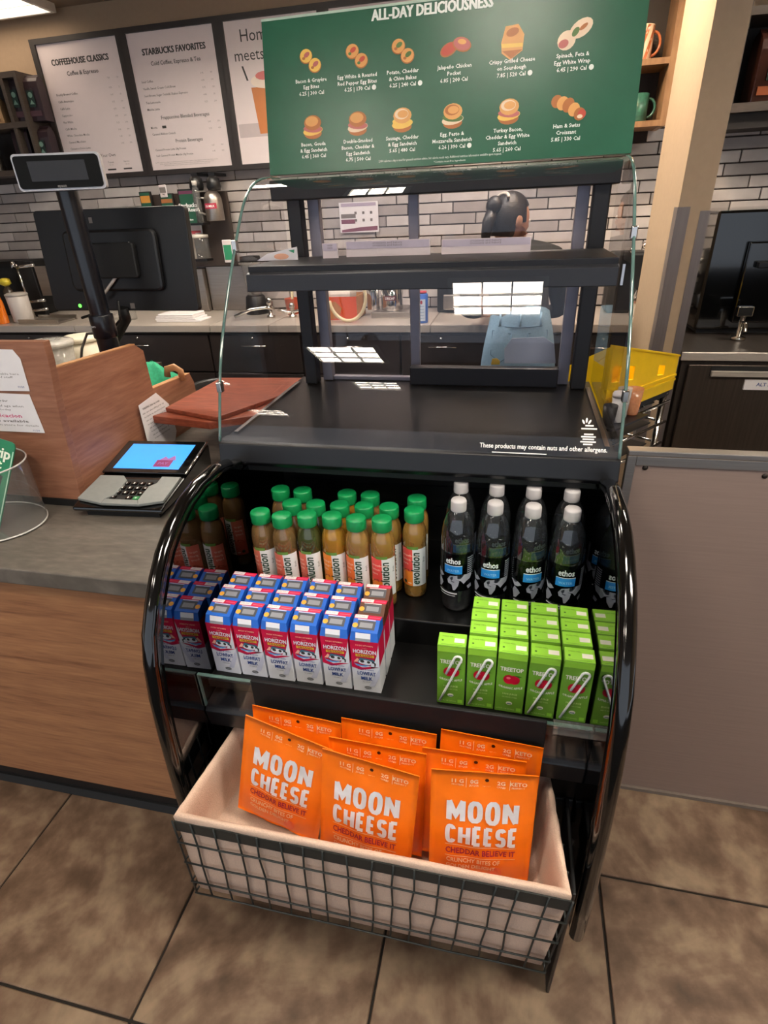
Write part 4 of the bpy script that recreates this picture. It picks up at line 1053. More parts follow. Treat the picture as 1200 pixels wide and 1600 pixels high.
def notice(name, label, poly, xf, lines, mats, th=.001):
    t = empty(name, xf(Vector((poly[0][0], poly[0][1], 0))), label, 'notice')
    n = len(poly); m = MB()
    m.add([(a, b, 0) for a, b in poly] + [(a, b, th) for a, b in poly], [tuple(range(n)), tuple(range(n, 2 * n))] + [(i, (i + 1) % n, n + (i + 1) % n, n + i) for i in range(n)], 0, False, xf)
    m.build('sheet', mats[0], t)
    p = MB()
    for s, u, v, size, mi, bold, wd in lines: p.text(s, u, v, size, xf, mi, th + .0004, bold=bold, align='r' if wd is None else 'l', width=wd, res=1)
    p.build('print', mats[1:], t)
    return t
nx = plane_xf((0, 1.0985, 0), (1, 0, 0), (0, 0, 1))
inkb = lab('blue_ink', '#4d5a9a'); pinkink = lab('pink_ink', '#d0557f')
notice('paper_notice', 'upper white paper notice with a cut corner on the wooden screen', [(-1.36, 1.165), (-1.127, 1.165), (-1.134, 1.18), (-1.122, 1.245), (-1.14, 1.268), (-1.36, 1.270)][:1] + [(-1.126, 1.168), (-1.121, 1.245), (-1.134, 1.266), (-1.36, 1.270)], nx,
       [('please ask', -1.26, 1.245, .008, 0, 0, .05), ('if you need help', -1.30, 1.232, .008, 0, 0, .09), ('accessible ordering is available here', -1.34, 1.207, .007, 0, 0, .20), ('speak with a member of staff', -1.34, 1.199, .007, 0, 0, .18), ('01/24', -1.155, 1.176, .007, 1, 0, .018)], [paper, grey_ink, inkb])
notice('paper_notice', 'lower white paper notice with a line of pink script on the wooden screen', [(-1.40, 1.062), (-1.131, 1.062), (-1.133, 1.160), (-1.40, 1.163)][:1] + [(-1.125, 1.062), (-1.131, 1.160), (-1.40, 1.163)], nx,
       [('Your order', -1.26, 1.140, .008, 0, .01, .06), ('we may ask for proof of age when', -1.37, 1.127, .008, 0, 0, .21), ('you pay for your order today', -1.37, 1.118, .007, 0, 0, .17), ('identificacion', -1.30, 1.100, .014, 2, .02, .125), ('refill benefits available', -1.36, 1.088, .009, 0, .02, .20), ('see the full terms in store for details', -1.37, 1.078, .007, 0, 0, .235), ('or ask us', -1.37, 1.070, .007, 0, 0, .08), ('01/24', -1.157, 1.066, .006, 1, 0, .02)], [paper, grey_ink, inkb, pinkink])
wx = plane_xf((-1.1045, 0, 0), (0, 1, 0), (0, 0, 1))
wx = plane_xf((-1.080, 0, 0), (0, 1, 0), (0, 0, 1))
tilt_lines = [('WARNING: drinks may contain', 1.425, 1.013, .0085, 0, .02, .09)] + [('hot liquids can cause burns please' if k % 2 else 'take care when lifting your cup', 1.420 + .004 * k, 1.000 - .0125 * k, .0075, 0, 0, .115 - .004 * k) for k in range(8)]
notice('warning_notice', 'white warning notice with slanted corners beside the payment terminal', [(1.410, .878), (1.55, .868), (1.568, .895), (1.560, .990), (1.508, 1.042), (1.412, 1.032)], wx, tilt_lines, [paper, ink])

# ------------------------------------------------------------------ red wooden boards beside the case
bdz = 0.995
b1 = empty('wooden_board', (-0.88, 1.62, 0.992), 'upper reddish wooden board sticking out beside the glass case', 'board')
b2 = empty('wooden_board', (-0.93, 1.55, 0.968), 'lower reddish wooden board under the other one beside the glass case', 'board')
P1 = [onz(258, 637, bdz), onz(338, 652, bdz), onz(455, 612, bdz), onz(482, 590, bdz), onz(345, 590, bdz)]
P1 = [Vector((min(p.x, -0.656), p.y, p.z)) for p in P1]
MB().prism([(p.x, p.y) for p in P1], bdz - .013, bdz, 'z').build('board', red_wood, b1, bevel=.002)
MB().box(-0.80, -0.70, 1.55, 1.80, CT, bdz - .0135 - .024).build('support_block', black_matt, b2)
P2 = [(p.x - .015, p.y - .03) for p in P1]
P2 = [(onz(237, 653, bdz - .02).x, onz(237, 653, bdz - .02).y), (onz(327, 663, bdz - .02).x, onz(327, 663, bdz - .02).y), (-0.662, 1.56), (-0.662, 1.80), (-0.98, 1.66)]
MB().prism(P2, bdz - .0365, bdz - .0135, 'z').build('board', red_wood, b2, bevel=.002)

# ------------------------------------------------------------------ payment terminal
pt = empty('payment_terminal', (-0.95, 1.2, CT), 'grey and black payment terminal with a lit blue screen on the counter', 'payment terminal', rot=(0, 0, math.radians(4)))
# local: x right, y back, z up
side = [(-.145, .004), (.15, .004), (.15, .075), (.13, .088), (-.005, .056), (-.115, .040), (-.145, .026)]
MB().prism([(-.135, 0), (.14, 0), (.14, .018), (-.135, .018)], -.10, .10, 'x').build('base_mount', black_matt, pt, world=False)
MB().prism([(-.15, .018), (.15, .02), (.155, .078), (.15, .084), (-.012, .052), (-.125, .034), (-.15, .028)], -.126, .118, 'x').build('body', black_gloss, pt, world=False, bevel=.006)
gm_ = mat('silver_grey_plastic', '#7c7f7e', .45, 0, .5, scale=60, vary=.05)
SL = plane_xf((0, -.125, .0345), (1, 0, 0), (0, .113, .018))
sh = MB()
for q in ([(-.122, .0), (-.045, -.018), (-.045, .002), (-.030, .020), (-.030, .085), (-.050, .106), (-.118, .106)], [(.114, .0), (.055, -.018), (.045, .0), (.045, .06), (.060, .075), (.060, .106), (.114, .106)], [(-.045, -.018), (.055, -.018), (.045, .0), (-.045, .002)]):
    n = len(q); sh.add([(a, b, .001) for a, b in q] + [(a, b, .009) for a, b in q], [tuple(range(n)), tuple(range(n, 2 * n))] + [(i, (i + 1) % n, n + (i + 1) % n, n + i) for i in range(n)], 0, False, SL)
sh.build('keypad_shroud', gm_, pt, world=False, bevel=.0015)
kpd = MB()
kpd.add([(-.042, .002, .002), (.044, .002, .002), (.058, .100, .002), (-.046, .100, .002)], [(0, 1, 2, 3)], 0, False, SL).build('keypad', black_matt, pt, world=False)
kp_ = [o for o in kids(pt) if o.name.startswith('keypad') and 'shroud' not in o.name][0]
for r in range(4):
    for c in range(4):
        if r == 0 and c == 1: continue
        cx, cy = -.032 + .0215 * c + .002 * r, .014 + .021 * r
        k = MB()
        k.add([(cx - .008, cy - .006, .0025), (cx + .008, cy - .006, .0025), (cx + .008, cy + .006, .0025), (cx - .008, cy + .006, .0025), (cx - .007, cy - .005, .006), (cx + .007, cy - .005, .006), (cx + .007, cy + .005, .006), (cx - .007, cy + .005, .006)],
              [(4, 5, 6, 7), (0, 1, 5, 4), (1, 2, 6, 5), (2, 3, 7, 6), (3, 0, 4, 7)], 2 if (r, c) == (0, 3) else 0, False, SL)
        ch = {(3, 0): '1', (3, 1): '2', (3, 2): '3', (2, 0): '4', (2, 1): '5', (2, 2): '6', (1, 0): '7', (1, 1): '8', (1, 2): '9', (0, 2): '0', (0, 0): '*'}.get((r, c), 'x' if (r, c) == (3, 3) else '<' if (r, c) == (2, 3) else 'o')
        k.text(ch, cx, cy - .004, .010, SL, 1, .0063, bold=.04, res=1)
        k.build('key', [black_gloss, white, lab('key_green', '#2f8a4c')], kp_, world=False)
SS = plane_xf((0, -.004, .0555), (1, 0, 0), (0, .15, .030))
sb = MB(); sb.add([(-.125, .0, .0), (.118, .0, .0), (.118, .155, .0), (-.125, .155, .0), (-.125, .0, .007), (.118, .0, .007), (.118, .155, .007), (-.125, .155, .007)], [(0, 1, 2, 3), (4, 5, 6, 7), (0, 1, 5, 4), (1, 2, 6, 5), (2, 3, 7, 6), (3, 0, 4, 7)], 0, False, SS).build('screen_bezel', black_gloss, pt, world=False, bevel=.002)
sn = MB(); sn.rect(-.100, .092, .016, .136, SS, 0, .0078); sn.build('screen', mat('terminal_screen', '#2f7fe0', .2, emit='#3f8ff0', es=.75, vary=0), pt, world=False)
so_ = [o for o in kids(pt) if o.name.startswith('screen') and 'bezel' not in o.name][0]
lg_ = MB()
lg_.rect(.012, .060, .026, .058, SS, 0, .0082); lg_.text('PAY', .036, .036, .016, SS, 1, .0086, bold=.03); lg_.poly([(.018, .058), (.030, .075), (.042, .064), (.056, .080), (.066, .058)], SS, 1, .0083)
lg_.build('screen_mark', [lab('mark_crimson', '#8a2f6a'), lab('mark_lilac', '#a06fb0')], so_, world=False)
MB().tube([SS(Vector((.1185, .0, .004))), SS(Vector((.1185, .155, .004)))], .003, 8).build('edge_light', chrome, pt, world=False)

# ------------------------------------------------------------------ acrylic holder with green gift card folders
ah = empty('card_holder', (-1.262, .980, CT), 'clear acrylic tub holding green card folders on the left edge of the counter', 'holder')
rr = .140
hl = MB(); hl.lathe([(rr, 0.002), (rr, .165)], 40, (-1.262, .980, CT), caps=False, sy=.78).build('tub_wall', acrylic, ah)
MB().lathe([(rr - .001, 0.0005), (rr - .001, .004)], 40, (-1.262, .980, CT), sy=.78).build('tub_base', acrylic, ah)
for z in (.004, .165):
    MB().tube([(-1.262 + rr * math.cos(a * PI / 24), 0.980 + rr * .78 * math.sin(a * PI / 24), CT + z) for a in range(48)], .0022, 6, closed=True).build('tub_rim', mat('acrylic_edge', '#c9c6c2', .15, 0, .7, coat=.8), ah)
def folder(label, br, tr, w, mats, lines, th=.003):
    """standing card folder: bottom right and top right corners, leaning; extends to the left."""
    v = (tr - br); h = v.length; u = Vector((1, .12, 0)).normalized(); u = (u - v.normalized() * u.dot(v.normalized())).normalized()
    xf = plane_xf(br - u * w, u, v); t = empty('card_folder', br - u * w / 2, label, 'card folder', 'green card folders in the tub')
    r = .012; q = [(0, 0), (w, 0), (w, h - r), (w - r * .3, h - r * .3), (w - r, h), (0, h)]; n = len(q)
    MB().add([(a, b, 0) for a, b in q] + [(a, b, th) for a, b in q], [tuple(range(n)), tuple(range(n, 2 * n))] + [(i, (i + 1) % n, n + (i + 1) % n, n + i) for i in range(n)], 0, False, xf).build('folder', mats[0], t)
    p = MB()
    for s, uu, vv, sz, mi in lines: p.text(s, uu * w, vv * h, sz, xf, mi, th + .0012, bold=.03, align='r')
    p.rect(w - .004, w - .001, .0, h * .9, xf, 1, th + .0003); p.poly([(w * .3, h * .1), (w * .80, h * .12), (w * .86, h * .60), (w * .35, h * .66)], xf, 2, th + .0004)
    p.ell(w * .6, h * .40, w * .16, h * .07, xf, 3, th + .0007, rot=.3); p.ell(w * .55, h * .2, w * .12, h * .05, xf, 3, th + .0007)
    p.build('print', mats[1:], t)
fold = [mat('folder_green', '#1f7a55', .35, 0, .5, scale=12, vary=.1), lab('folder_cream', '#e9efdf'), lab('folder_pale_edge', '#a9d0b8'), lab('folder_dark', '#23302f'), lab('folder_light_green', '#6f8f86')]
folder('green card folder lettered Road Trip, tallest in the clear tub', Vector((-1.205, .950, CT + .006)), onx(43, 690, -1.150) + Vector((-.006, -.025, .004)), .12, fold, [('Road-Trip', .94, .80, .036, 0), ('Gift', .80, .68, .030, 0)])
folder('smaller green and cream card folder in front in the clear tub', Vector((-1.265, .922, CT + .006)), Vector((-1.228, .965, 1.045)), .085, [mat('folder_deep_green', '#14604a', .35, scale=12, vary=.15)] + fold[1:], [('Gift', .92, .82, .026, 0), ('Card', .92, .69, .026, 0)])

# ------------------------------------------------------------------ customer display on its pole, till monitor
PYP = 1.5
pd = empty('pole_display', (-1.195, PYP, CT), 'black customer display on a thick pole, silver rim', 'display')
MB().lathe([(.055, 0), (.055, .012), (.034, .016)], 24, (-1.195, PYP, CT)).build('base_flange', black_satin, pd)
pole_m = mat('blue_black_pole', '#0b0d16', .3, 0, .5, coat=.3)
MB().lathe([(.030, .016), (.0300, .360)], 24, (-1.195, PYP, CT), caps=False).build('lower_pole', pole_m, pd)
cl = MB().lathe([(.033, .355), (.034, .357), (.034, .418), (.033, .420)], 24, (-1.195, PYP, CT)).build('collar', pole_m, pd)
MB().text('epos', -1.205, CT + .388, .010, plane_xf((0, PYP - .0345, 0), (1, 0, 0), (0, 0, 1)), bold=.02).build('collar_mark', lab('mark_grey', '#a6a6aa'), cl)
MB().lathe([(.0275, .42), (.0275, .745)], 24, (-1.195, PYP, CT), caps=False).build('upper_pole', pole_m, pd)
dq = [ony(20, 240, PYP - .05), ony(152, 238, PYP - .05), ony(162, 296, PYP - .05), ony(37, 299, PYP - .05)]
dcx = sum((p for p in dq), Vector()) / 4
DX = plane_xf(dcx, (1, .34, 0), (-.03, .03, 1))
hw_, hh_ = .108, .041
def rr_poly(w, h, r, n=4):
    P = []
    for cx, cy, a0 in ((w - r, h - r, 0), (-w + r, h - r, 1), (-w + r, -h + r, 2), (w - r, -h + r, 3)):
        for k in range(n + 1):
            a = (a0 + k / n) * PI / 2; P.append((cx + r * math.cos(a), cy + r * math.sin(a)))
    return P
def slab(m, P, l0, l1, xf, mi=0):
    n = len(P); m.add([(a, b, l0) for a, b in P] + [(a, b, l1) for a, b in P], [tuple(range(n))[::-1], tuple(range(n, 2 * n))] + [(i, (i + 1) % n, n + (i + 1) % n, n + i) for i in range(n)], mi, False, xf); return m
slab(MB(), rr_poly(hw_, hh_, .010), -.020, -.002, DX).build('head_shell', mat('silver_rim', '#b9b5b6', .3, .5), pd)
slab(MB(), rr_poly(hw_ - .005, hh_ - .005, .008), -.001, .002, DX).build('head_face', mat('display_face_black', '#070707', .5, 0, .15), pd)
MB().rect(-.070, .070, -.020, .024, DX, 0, .0026).build('display_window', mat('dim_display', '#1c1818', .25), pd)
MB().text('epson', 0, -.034, .009, DX, 0, .0028, bold=.02).build('display_mark', lab('mark_pale', '#8f8a86'), pd)
MB().tube([(-1.195, PYP, 1.595), dcx + Vector((0, .03, -.0))], .020, 12).build('neck', black_satin, pd)

MY = 1.66
mo = empty('till_monitor', (-1.22, MY, CT), 'black till monitor seen from behind, left of the glass case', 'monitor')
c4 = [ony(45, 333, MY), ony(283, 324, MY), ony(313, 477, MY), ony(98, 487, MY)]
mc = sum(c4, Vector()) / 4; mw = (c4[1] - c4[0]).length / 2; mh = (c4[0].z - c4[3].z) / 2
MX = plane_xf(mc, (c4[1] - c4[0]), (0, .10, 1))
slab(MB(), rr_poly(mw, mh, .012), -.020, .004, MX).build('screen_shell', black_satin, mo, bevel=.003)
slab(MB(), rr_poly(mw * .62, mh * .60, .02), .004, .022, MX).build('rear_housing', black_satin, mo, bevel=.008)
slab(MB(), rr_poly(mw * .36, mh * .34, .01), .022, .040, MX).build('hinge_block', black_matt, mo, bevel=.004)
MB().rect(-mw * .95, mw * .95, -mh * .92, mh * .92, MX, 0, -.0206).build('screen_face', black_gloss, mo)
MB().rect(-.006, .006, -.010, .006, lambda p: MX(Vector((p.x - mw * .23, p.y + mh * .80, p.z + .0045)))).build('logo_plate', grey_ink, mo)
MB().rect(-.008, .008, -.008, .008, lambda p: MX(Vector((p.x + mw * .12, p.y - mh * .90, p.z + .0045)))).build('rating_label', grey_ink, mo)
MB().ell(-mw * .62, -mh * .90, .006, .006, MX, 0, .0055, 10).build('power_light', mat('green_led', '#49d040', .4, emit='#5cf04a', es=2.0, vary=0), mo)
nb = MX(Vector((mw * .12, -mh + .01, .012)))
ft = Vector((ony(182, 560, 1.72).x, 1.72, CT))
MB().tube([nb + Vector((-.03, 0, 0)), nb + Vector((-.035, .01, -.035)), Vector((ft.x + .02, 1.71, nb.z - .12)), ft + Vector((0, 0, .015))], .015, 10).build('stand_neck', black_matt, mo)
MB().lathe([(.08, 0), (.08, .012), (.02, .02)], 24, ft).build('stand_foot', black_matt, mo)
cb = MB(); a = MX(Vector((.06, -.01, .03))); b = MX(Vector((-.012, -mh * .45, .03)))
cb.tube([MX(Vector((.075, .05, .025))), MX(Vector((.06, 0, .03))), b, MX(Vector((-.06, -mh * .75, .03)))], .0045, 8)
cb.build('white_cable', lab('cable_white', '#d8d4cd'), mo)
for k, pts in enumerate(([(162, 478), (150, 490), (128, 497)], [(185, 470), (188, 500), (176, 515)], [(160, 520), (136, 522), (128, 545), (125, 590)])):
    MB().tube([ony(x, y, 1.56) for x, y in pts], .004, 8).build('cable', black_matt if k < 2 else mat('grey_cable', '#5f5c5a', .5), mo)

# ------------------------------------------------------------------ back counter and cabinets
BY, BZ = 3.05, 0.962
bc = empty('back_counter', (-1.3, 3.3, 0), 'long steel topped back counter along the brick wall', 'counter')
cuts = [-4.3] + [ony(px, 510, BY).x for px in (115, 327, 419)] + [ony(px, 503, BY).x for px in (672,)] + [0.655]
for a, b in zip(cuts, cuts[1:]): MB().box(a + .002, b - .002, BY, WALL_Y - .02, BZ - .040, BZ).build('worktop', counter_steel, bc, bevel=.003)
units = [-4.3, -3.3] + [ony(px, 540, BY).x for px in (115, 327, 470, 625, 760, 880)] + [0.650]
for a, b in zip(units, units[1:]):
    cb_ = empty('base_cabinet', ((a + b) / 2, 3.1, 0)); n_ = units.index(a)
    tag(cb_, 'dark brown base cabinet under the back counter, %s from the left' % ('first', 'second', 'third', 'fourth', 'fifth', 'sixth', 'seventh', 'eighth')[n_], 'cabinet', 'base cabinets under the back counter')
    MB().box(a + .003, b - .003, BY + .03, WALL_Y - .05, .10, BZ - .045).box(a + .003, b - .003, BY + .07, WALL_Y - .05, 0, .10).build('body', dark_cab, cb_)
    dr = MB().box(a + .006, b - .006, BY + .010, BY + .029, BZ - .27, BZ - .055).build('drawer', dark_cab, cb_, bevel=.002)
    mx_ = (a + b) / 2
    MB().tube([(mx_ - .075, BY - .012, BZ - .115), (mx_ + .075, BY - .012, BZ - .115)], .005, 8).tube([(mx_ - .06, BY + .009, BZ - .115), (mx_ - .06, BY - .012, BZ - .115)], .004, 6).tube([(mx_ + .06, BY + .009, BZ - .115), (mx_ + .06, BY - .012, BZ - .115)], .004, 6).build('handle', chrome, dr)
    MB().lathe([(.009, 0), (.009, .004), (.0, .006)], 10, xf=Matrix.Translation((mx_ - .01, BY + .010, BZ - .075)) @ Matrix.Rotation(PI / 2, 4, 'X')).build('lock', chrome, dr)
    dd = MB().box(a + .006, b - .006, BY + .010, BY + .029, .11, BZ - .28).build('door', dark_cab, cb_, bevel=.002)
    MB().tube([(b - .05, BY - .006, BZ - .36), (b - .05, BY - .006, BZ - .50)], .005, 8).box(b - .053, b - .047, BY - .004, BY + .0105, BZ - .375, BZ - .37).box(b - .053, b - .047, BY - .004, BY + .0105, BZ - .49, BZ - .485).build('handle', chrome, dd)

# ------------------------------------------------------------------ menu boards
MBY = 3.56
frame_m = mat('menu_frame_dark', '#2a2422', .45, scale=30)
def menu_board(x0, label, content):
    W, Z0, Z1 = 0.524, 1.772, 2.415
    t = empty('menu_board', (x0 + W / 2, MBY, Z0), label, 'menu board', 'menu boards on the back wall')
    m = MB(); f = .032
    m.box(x0 - f, x0 + W + f, MBY, MBY + .05, Z0 - f * .8, Z0); m.box(x0 - f, x0 + W + f, MBY, MBY + .05, Z1, Z1 + f * .8)
    m.box(x0 - f, x0, MBY, MBY + .05, Z0, Z1); m.box(x0 + W, x0 + W + f, MBY, MBY + .05, Z0, Z1)
    m.box(x0 - f + .002, x0 + W + f - .002, MBY + .05, MBY + .058, Z0, Z1)
    m.build('frame', frame_m, t)
    MB().box(x0, x0 + W, MBY + .012, MBY + .05, Z0, Z1).build('panel', menu_white, t)
    X = plane_xf((x0, MBY + .0112, Z0), (1, 0, 0), (0, 0, 1)); p = MB(); content(p, X, W, Z1 - Z0)
    p.build('print', [ink, grey_ink, lab('coffee_amber', '#b8703a'), lab('cream_top', '#e6d6c8'), lab('shade_grey', '#b6a9aa'), lab('strawberry', '#c46a66')], t)
def prices(p, X, W, v, a, b): p.text(a, W * .80, v, .011, X, 1, res=1); p.text(b, W * .91, v, .011, X, 1, res=1)
def board1(p, X, W, H):
    p.text('COFFEEHOUSE CLASSICS', W * .50, H * .845, .040, X, 0, bold=.05, width=W * .72); p.text('Coffee & Espresso', W * .50, H * .765, .028, X, 0, bold=.01)
    p.text('Tall', W * .80, H * .715, .011, X, 1, res=1); p.text('Cal', W * .91, H * .715, .011, X, 1, res=1)
    for k, (s, a, b) in enumerate((('Freshly Brewed Coffee', '3.25', '5'), ('Caffè Americano', '3.95', '15'), ('Caffè Latte', '4.75', '190'), ('Cappuccino', '4.75', '140'), ('Flat White', '4.95', '220'), ('Caffè Mocha', '5.25', '370'), ('White Chocolate Mocha', '5.45', '430'), ('Caramel Macchiato', '5.45', '250'), ('Cinnamon Dolce Latte', '5.45', '340'))):
        v = H * (.625 - .052 * k); p.text(s, W * .10, v, .0155, X, 0, align='l', bold=.005, res=1); prices(p, X, W, v + H * .02, a, b)
    p.text('Make It Your Own', W * .5, H * .135, .024, X, 0)
    for k, s in enumerate(('Milk', 'Syrups', 'Toppings', 'Espresso')):
        p.text(s, W * (.17 + .21 * k), H * .085, .011, X, 0, res=1); p.text('oat, soy', W * (.17 + .21 * k), H * .065, .009, X, 1, res=1); p.rect(W * (.11 + .21 * k), W * (.22 + .21 * k), H * .025, H * .037, X, 0 if k > 1 else 4)
def board2(p, X, W, H):
    p.text('STARBUCKS FAVORITES', W * .52, H * .845, .040, X, 0, bold=.05, width=W * .74); p.text('Cold Coffee, Espresso & Tea', W * .52, H * .770, .026, X, 0, bold=.01)
    for k, (s, a, b) in enumerate((('Iced Coffee', '3.95', '80'), ('Vanilla Sweet Cream Cold Brew', '4.95', '110'), ('Iced Brown Sugar Oatmilk Shaken Espresso', '5.75', '120'), ('Tea Lemonade', '4.45', '50'), ('Matcha Latte', '5.25', '200'))):
        v = H * (.655 - .050 * k); p.text(s, W * .08, v, .0155, X, 0, align='l', bold=.005, res=1); prices(p, X, W, v + H * .025, a, b)
    p.text('Frappuccino Blended Beverages', W * .52, H * .385, .024, X, 0, bold=.005)
    for k, (s, a, b) in enumerate((('Mocha', '5.45', '370'), ('Caramel Ribbon Crunch', '5.95', '470'))):
        v = H * (.320 - .050 * k); p.text(s, W * .08, v, .0155, X, 0, align='l', bold=.005, res=1); prices(p, X, W, v + H * .015, a, b)
    p.rect(W * .22, W * .27, H * .318, H * .338, X, 0)
    p.text('Protein Beverages', W * .52, H * .205, .024, X, 0, bold=.005)
    for k, (s, a, b) in enumerate((('Caramel Protein Latte 28g Protein', '6.25', '300'), ('Iced Caramel Protein Matcha 27g Protein', '6.45', '330'))):
        v = H * (.150 - .045 * k); p.text(s, W * .08, v, .0145, X, 0, align='l', bold=.005, res=1); prices(p, X, W, v + H * .01, a, b)
    for k in range(3): p.text('2,000 calories a day is used for general nutrition advice, but calorie needs vary by person', W * .44, H * (.055 - .013 * k), .008, X, 1, width=W * (.78 - .1 * k), res=1)
def board3(p, X, W, H):
    p.text('Home', W * .34, H * .86, .075, X, 0); p.text('meets latte', W * .08, H * .735, .072, X, 0, align='l')
    p.rect(W * .02, W * .98, H * .20, H * .30, X, 4); p.poly([(W * .26, H * .22), (W * .56, H * .22), (W * .62, H * .55), (W * .22, H * .55)], X, 2, .0004)
    p.ell(W * .42, H * .59, W * .20, H * .055, X, 3, .0006); p.ell(W * .38, H * .625, W * .10, H * .03, X, 5, .0008); p.ell(W * .50, H * .615, W * .08, H * .03, X, 5, .0008)
    p.poly([(W * .18, H * .60), (W * .20, H * .60), (W * .16, H * .70), (W * .14, H * .70)], X, 0, .0004)
    for k in range(2): p.text('Made your way', W * .60, H * (.12 - .035 * k), .016, X, 1, res=1)
def board4(p, X, W, H):
    p.text('Cold Brew', W * .5, H * .85, .05, X, 0, bold=.02)
    for k in range(6): p.text('Nitro Cold Brew', W * .1, H * (.7 - .07 * k), .016, X, 1, align='l', res=1)
menu_board(-2.790, 'leftmost white menu board headed COFFEEHOUSE CLASSICS', board1)
menu_board(-2.205, 'white menu board headed FAVORITES, second from the left', board2)
menu_board(-1.620, 'menu board with an iced drink picture, partly behind the green sign', board3)
menu_board(-1.035, 'menu board mostly hidden behind the green sign', board4)

# ------------------------------------------------------------------ dark cubby with coffee bags, far left
ls = empty('wall_shelf', (-3.3, 3.5, 1.7), 'dark wooden wall cubby left of the menu boards', 'shelf')
SY = 3.42
def zz(px, py): return ony(px, py, SY).z
def xx(px, py): return ony(px, py, SY).x
zt_, zm_, zb_ = zz(40, 113), zz(60, 192), zz(50, 268)
xr_ = -2.852; xm_ = xx(20, 190)
for z in (zt_, zm_, zb_): MB().box(-4.1, xr_ - .021, SY, 3.63, z - .014, z + .014).build('shelf_board', shelf_dark, ls)
MB().box(xr_ - .020, xr_, SY, 3.63, zb_ - .014, zt_ + .014).build('side_board', shelf_dark, ls)
for za, zb2 in ((zb_ + .0142, zm_ - .0142), (zm_ + .0142, zt_ - .0142)): MB().box(xm_ - .011, xm_ + .011, SY + .001, 3.609, za, zb2).build('divider', shelf_dark, ls)
MB().box(-4.1, xr_ - .021, 3.61, 3.628, zb_ + .015, zt_ - .015).build('back_board', mat('shelf_back', ''), ls)
for k, (px, py, zz_, h, nm) in enumerate(((38, 180, zm_, .235, 'upper left'), (62, 175, zm_, .22, 'upper right'), (50, 260, zb_, .225, 'lower left'), (80, 255, zb_, .215, 'lower right'))):
    coffee_bag(ony(px, py, 3.5).x, 3.50, zz_ + .0145, .105, h, .075, bag_cols, 'dark plum coffee bag with a green label, %s of four on the cubby' % nm, 'coffee bags on the dark cubby', .1)
tan = mat('kraft_tan', '#b48f66', .6, scale=20, vary=.1)
coffee_bag(ony(-2, 180, 3.5).x - .02, 3.50, zm_ + .0145, .12, .13, .07, [tan, lab('cream_print', '#e3cfae'), lab('brown_print', '#6a4426'), lab('kraft_dark', '#8a6640')], 'small tan coffee bag at the left edge of the cubby', None, .2)
fl = empty('flask', (ony(0, 262, 3.5).x - .01, 3.5, zb_ + .0145), 'pale metal flask at the left edge of the lower cubby', 'flask')
MB().lathe([(.038, 0), (.04, .004), (.04, .10), (.034, .12)], 20).build('body', steel, fl, world=False); MB().lathe([(.030, .121), (.030, .15), (.02, .155)], 16).build('lid', black_matt, fl, world=False)

# ------------------------------------------------------------------ things on and over the back counter (left half)
def at(px, y): return ony(px, 505, y).x
pb = empty('pump_bottle', (at(4, 3.13), 3.13, BZ), 'orange pump bottle with a white pump on the steel counter', 'bottle')
MB().lathe([(.045, 0), (.05, .006), (.05, .12), (.042, .16), (.022, .185), (.022, .19)], 20, sy=.7).build('body', mat('orange_soap', '#ee7d1c', .2, coat=.6, scale=12, vary=.08), pb, world=False)
MB().lathe([(.026, .188), (.026, .215), (.012, .22), (.008, .225), (.008, .27)], 14).box(-.045, .012, -.01, .01, .268, .282).build('pump', lab('pump_white', '#e8e4df'), pb, world=False)
MB().rect(-.025, .025, .05, .11, cyl_xf(.051)).build('label', lab('label_peach', '#f2c9a0'), pb, world=False)
cn = empty('canister', (at(40, 3.2), 3.2, BZ), 'white round canister beside the orange pump bottle', 'canister')
MB().lathe([(.055, 0), (.06, .005), (.064, .155), (.060, .158)], 24).build('body', lab('canister_white', '#cfc8c2'), cn, world=False)
MB().lathe([(.066, .1585), (.066, .170), (.05, .176), (.0, .177)], 24).build('lid', lab('canister_lid', '#b5aea8'), cn, world=False)
yb = empty('squeeze_bottle', (at(30, 3.34), 3.34, BZ), 'squeeze bottle with a yellow top behind the white canister', 'bottle')
MB().lathe([(.03, 0), (.032, .004), (.032, .17), (.014, .20)], 16).build('body', mat('smoky_plastic', '#4a4038', .25), yb, world=False)
MB().lathe([(.012, .2005), (.034, .215), (.030, .245), (.015, .25)], 16).build('cap', lab('cap_yellow', '#d8c43a'), yb, world=False)
em = empty('espresso_grinder', (at(10, 3.45), 3.45, BZ), 'low black machine against the brick at the left edge', 'machine')
a0, a1 = ony(-60, 420, 3.4).x, ony(38, 420, 3.4).x; hz = ony(20, 408, 3.4).z
MB().box(a0, a1, 3.42, 3.60, BZ + .001, hz).build('housing', black_matt, em, bevel=.01); MB().box(a0, a1 - .005, 3.40, 3.419, hz - .03, hz).build('trim_bar', mat('dark_chrome', ''), em)
tb = empty('tap_tower', (ony(62, 500, 3.35).x, 3.35, BZ), 'chrome tap tower with side pipes behind the till monitor', 'tap')
t0 = tb.location; zt2 = ony(50, 412, 3.35).z - BZ
MB().box(-.055, .05, .02, .05, 0, zt2 + .01).build('back_plate', black_satin, tb, world=False, bevel=.004)
MB().tube([(-.02, -.01, 0), (-.03, -.012, zt2 * .6), (-.035, -.01, zt2)], .008, 8).build('riser_pipe', chrome, tb, world=False)
for k, z in enumerate((.045, .10, zt2 - .02)): MB().tube([(-.045, -.02, z), (.02, -.03, z + .004), (.11, -.02, z + .012)], .009, 8).build('side_pipe', chrome, tb, world=False)
MB().tube([(-.045, -.02, zt2), (-.03, -.04, zt2 + .01), (-.02, -.05, zt2 - .02)], .014, 8).build('valve', chrome, tb, world=False)
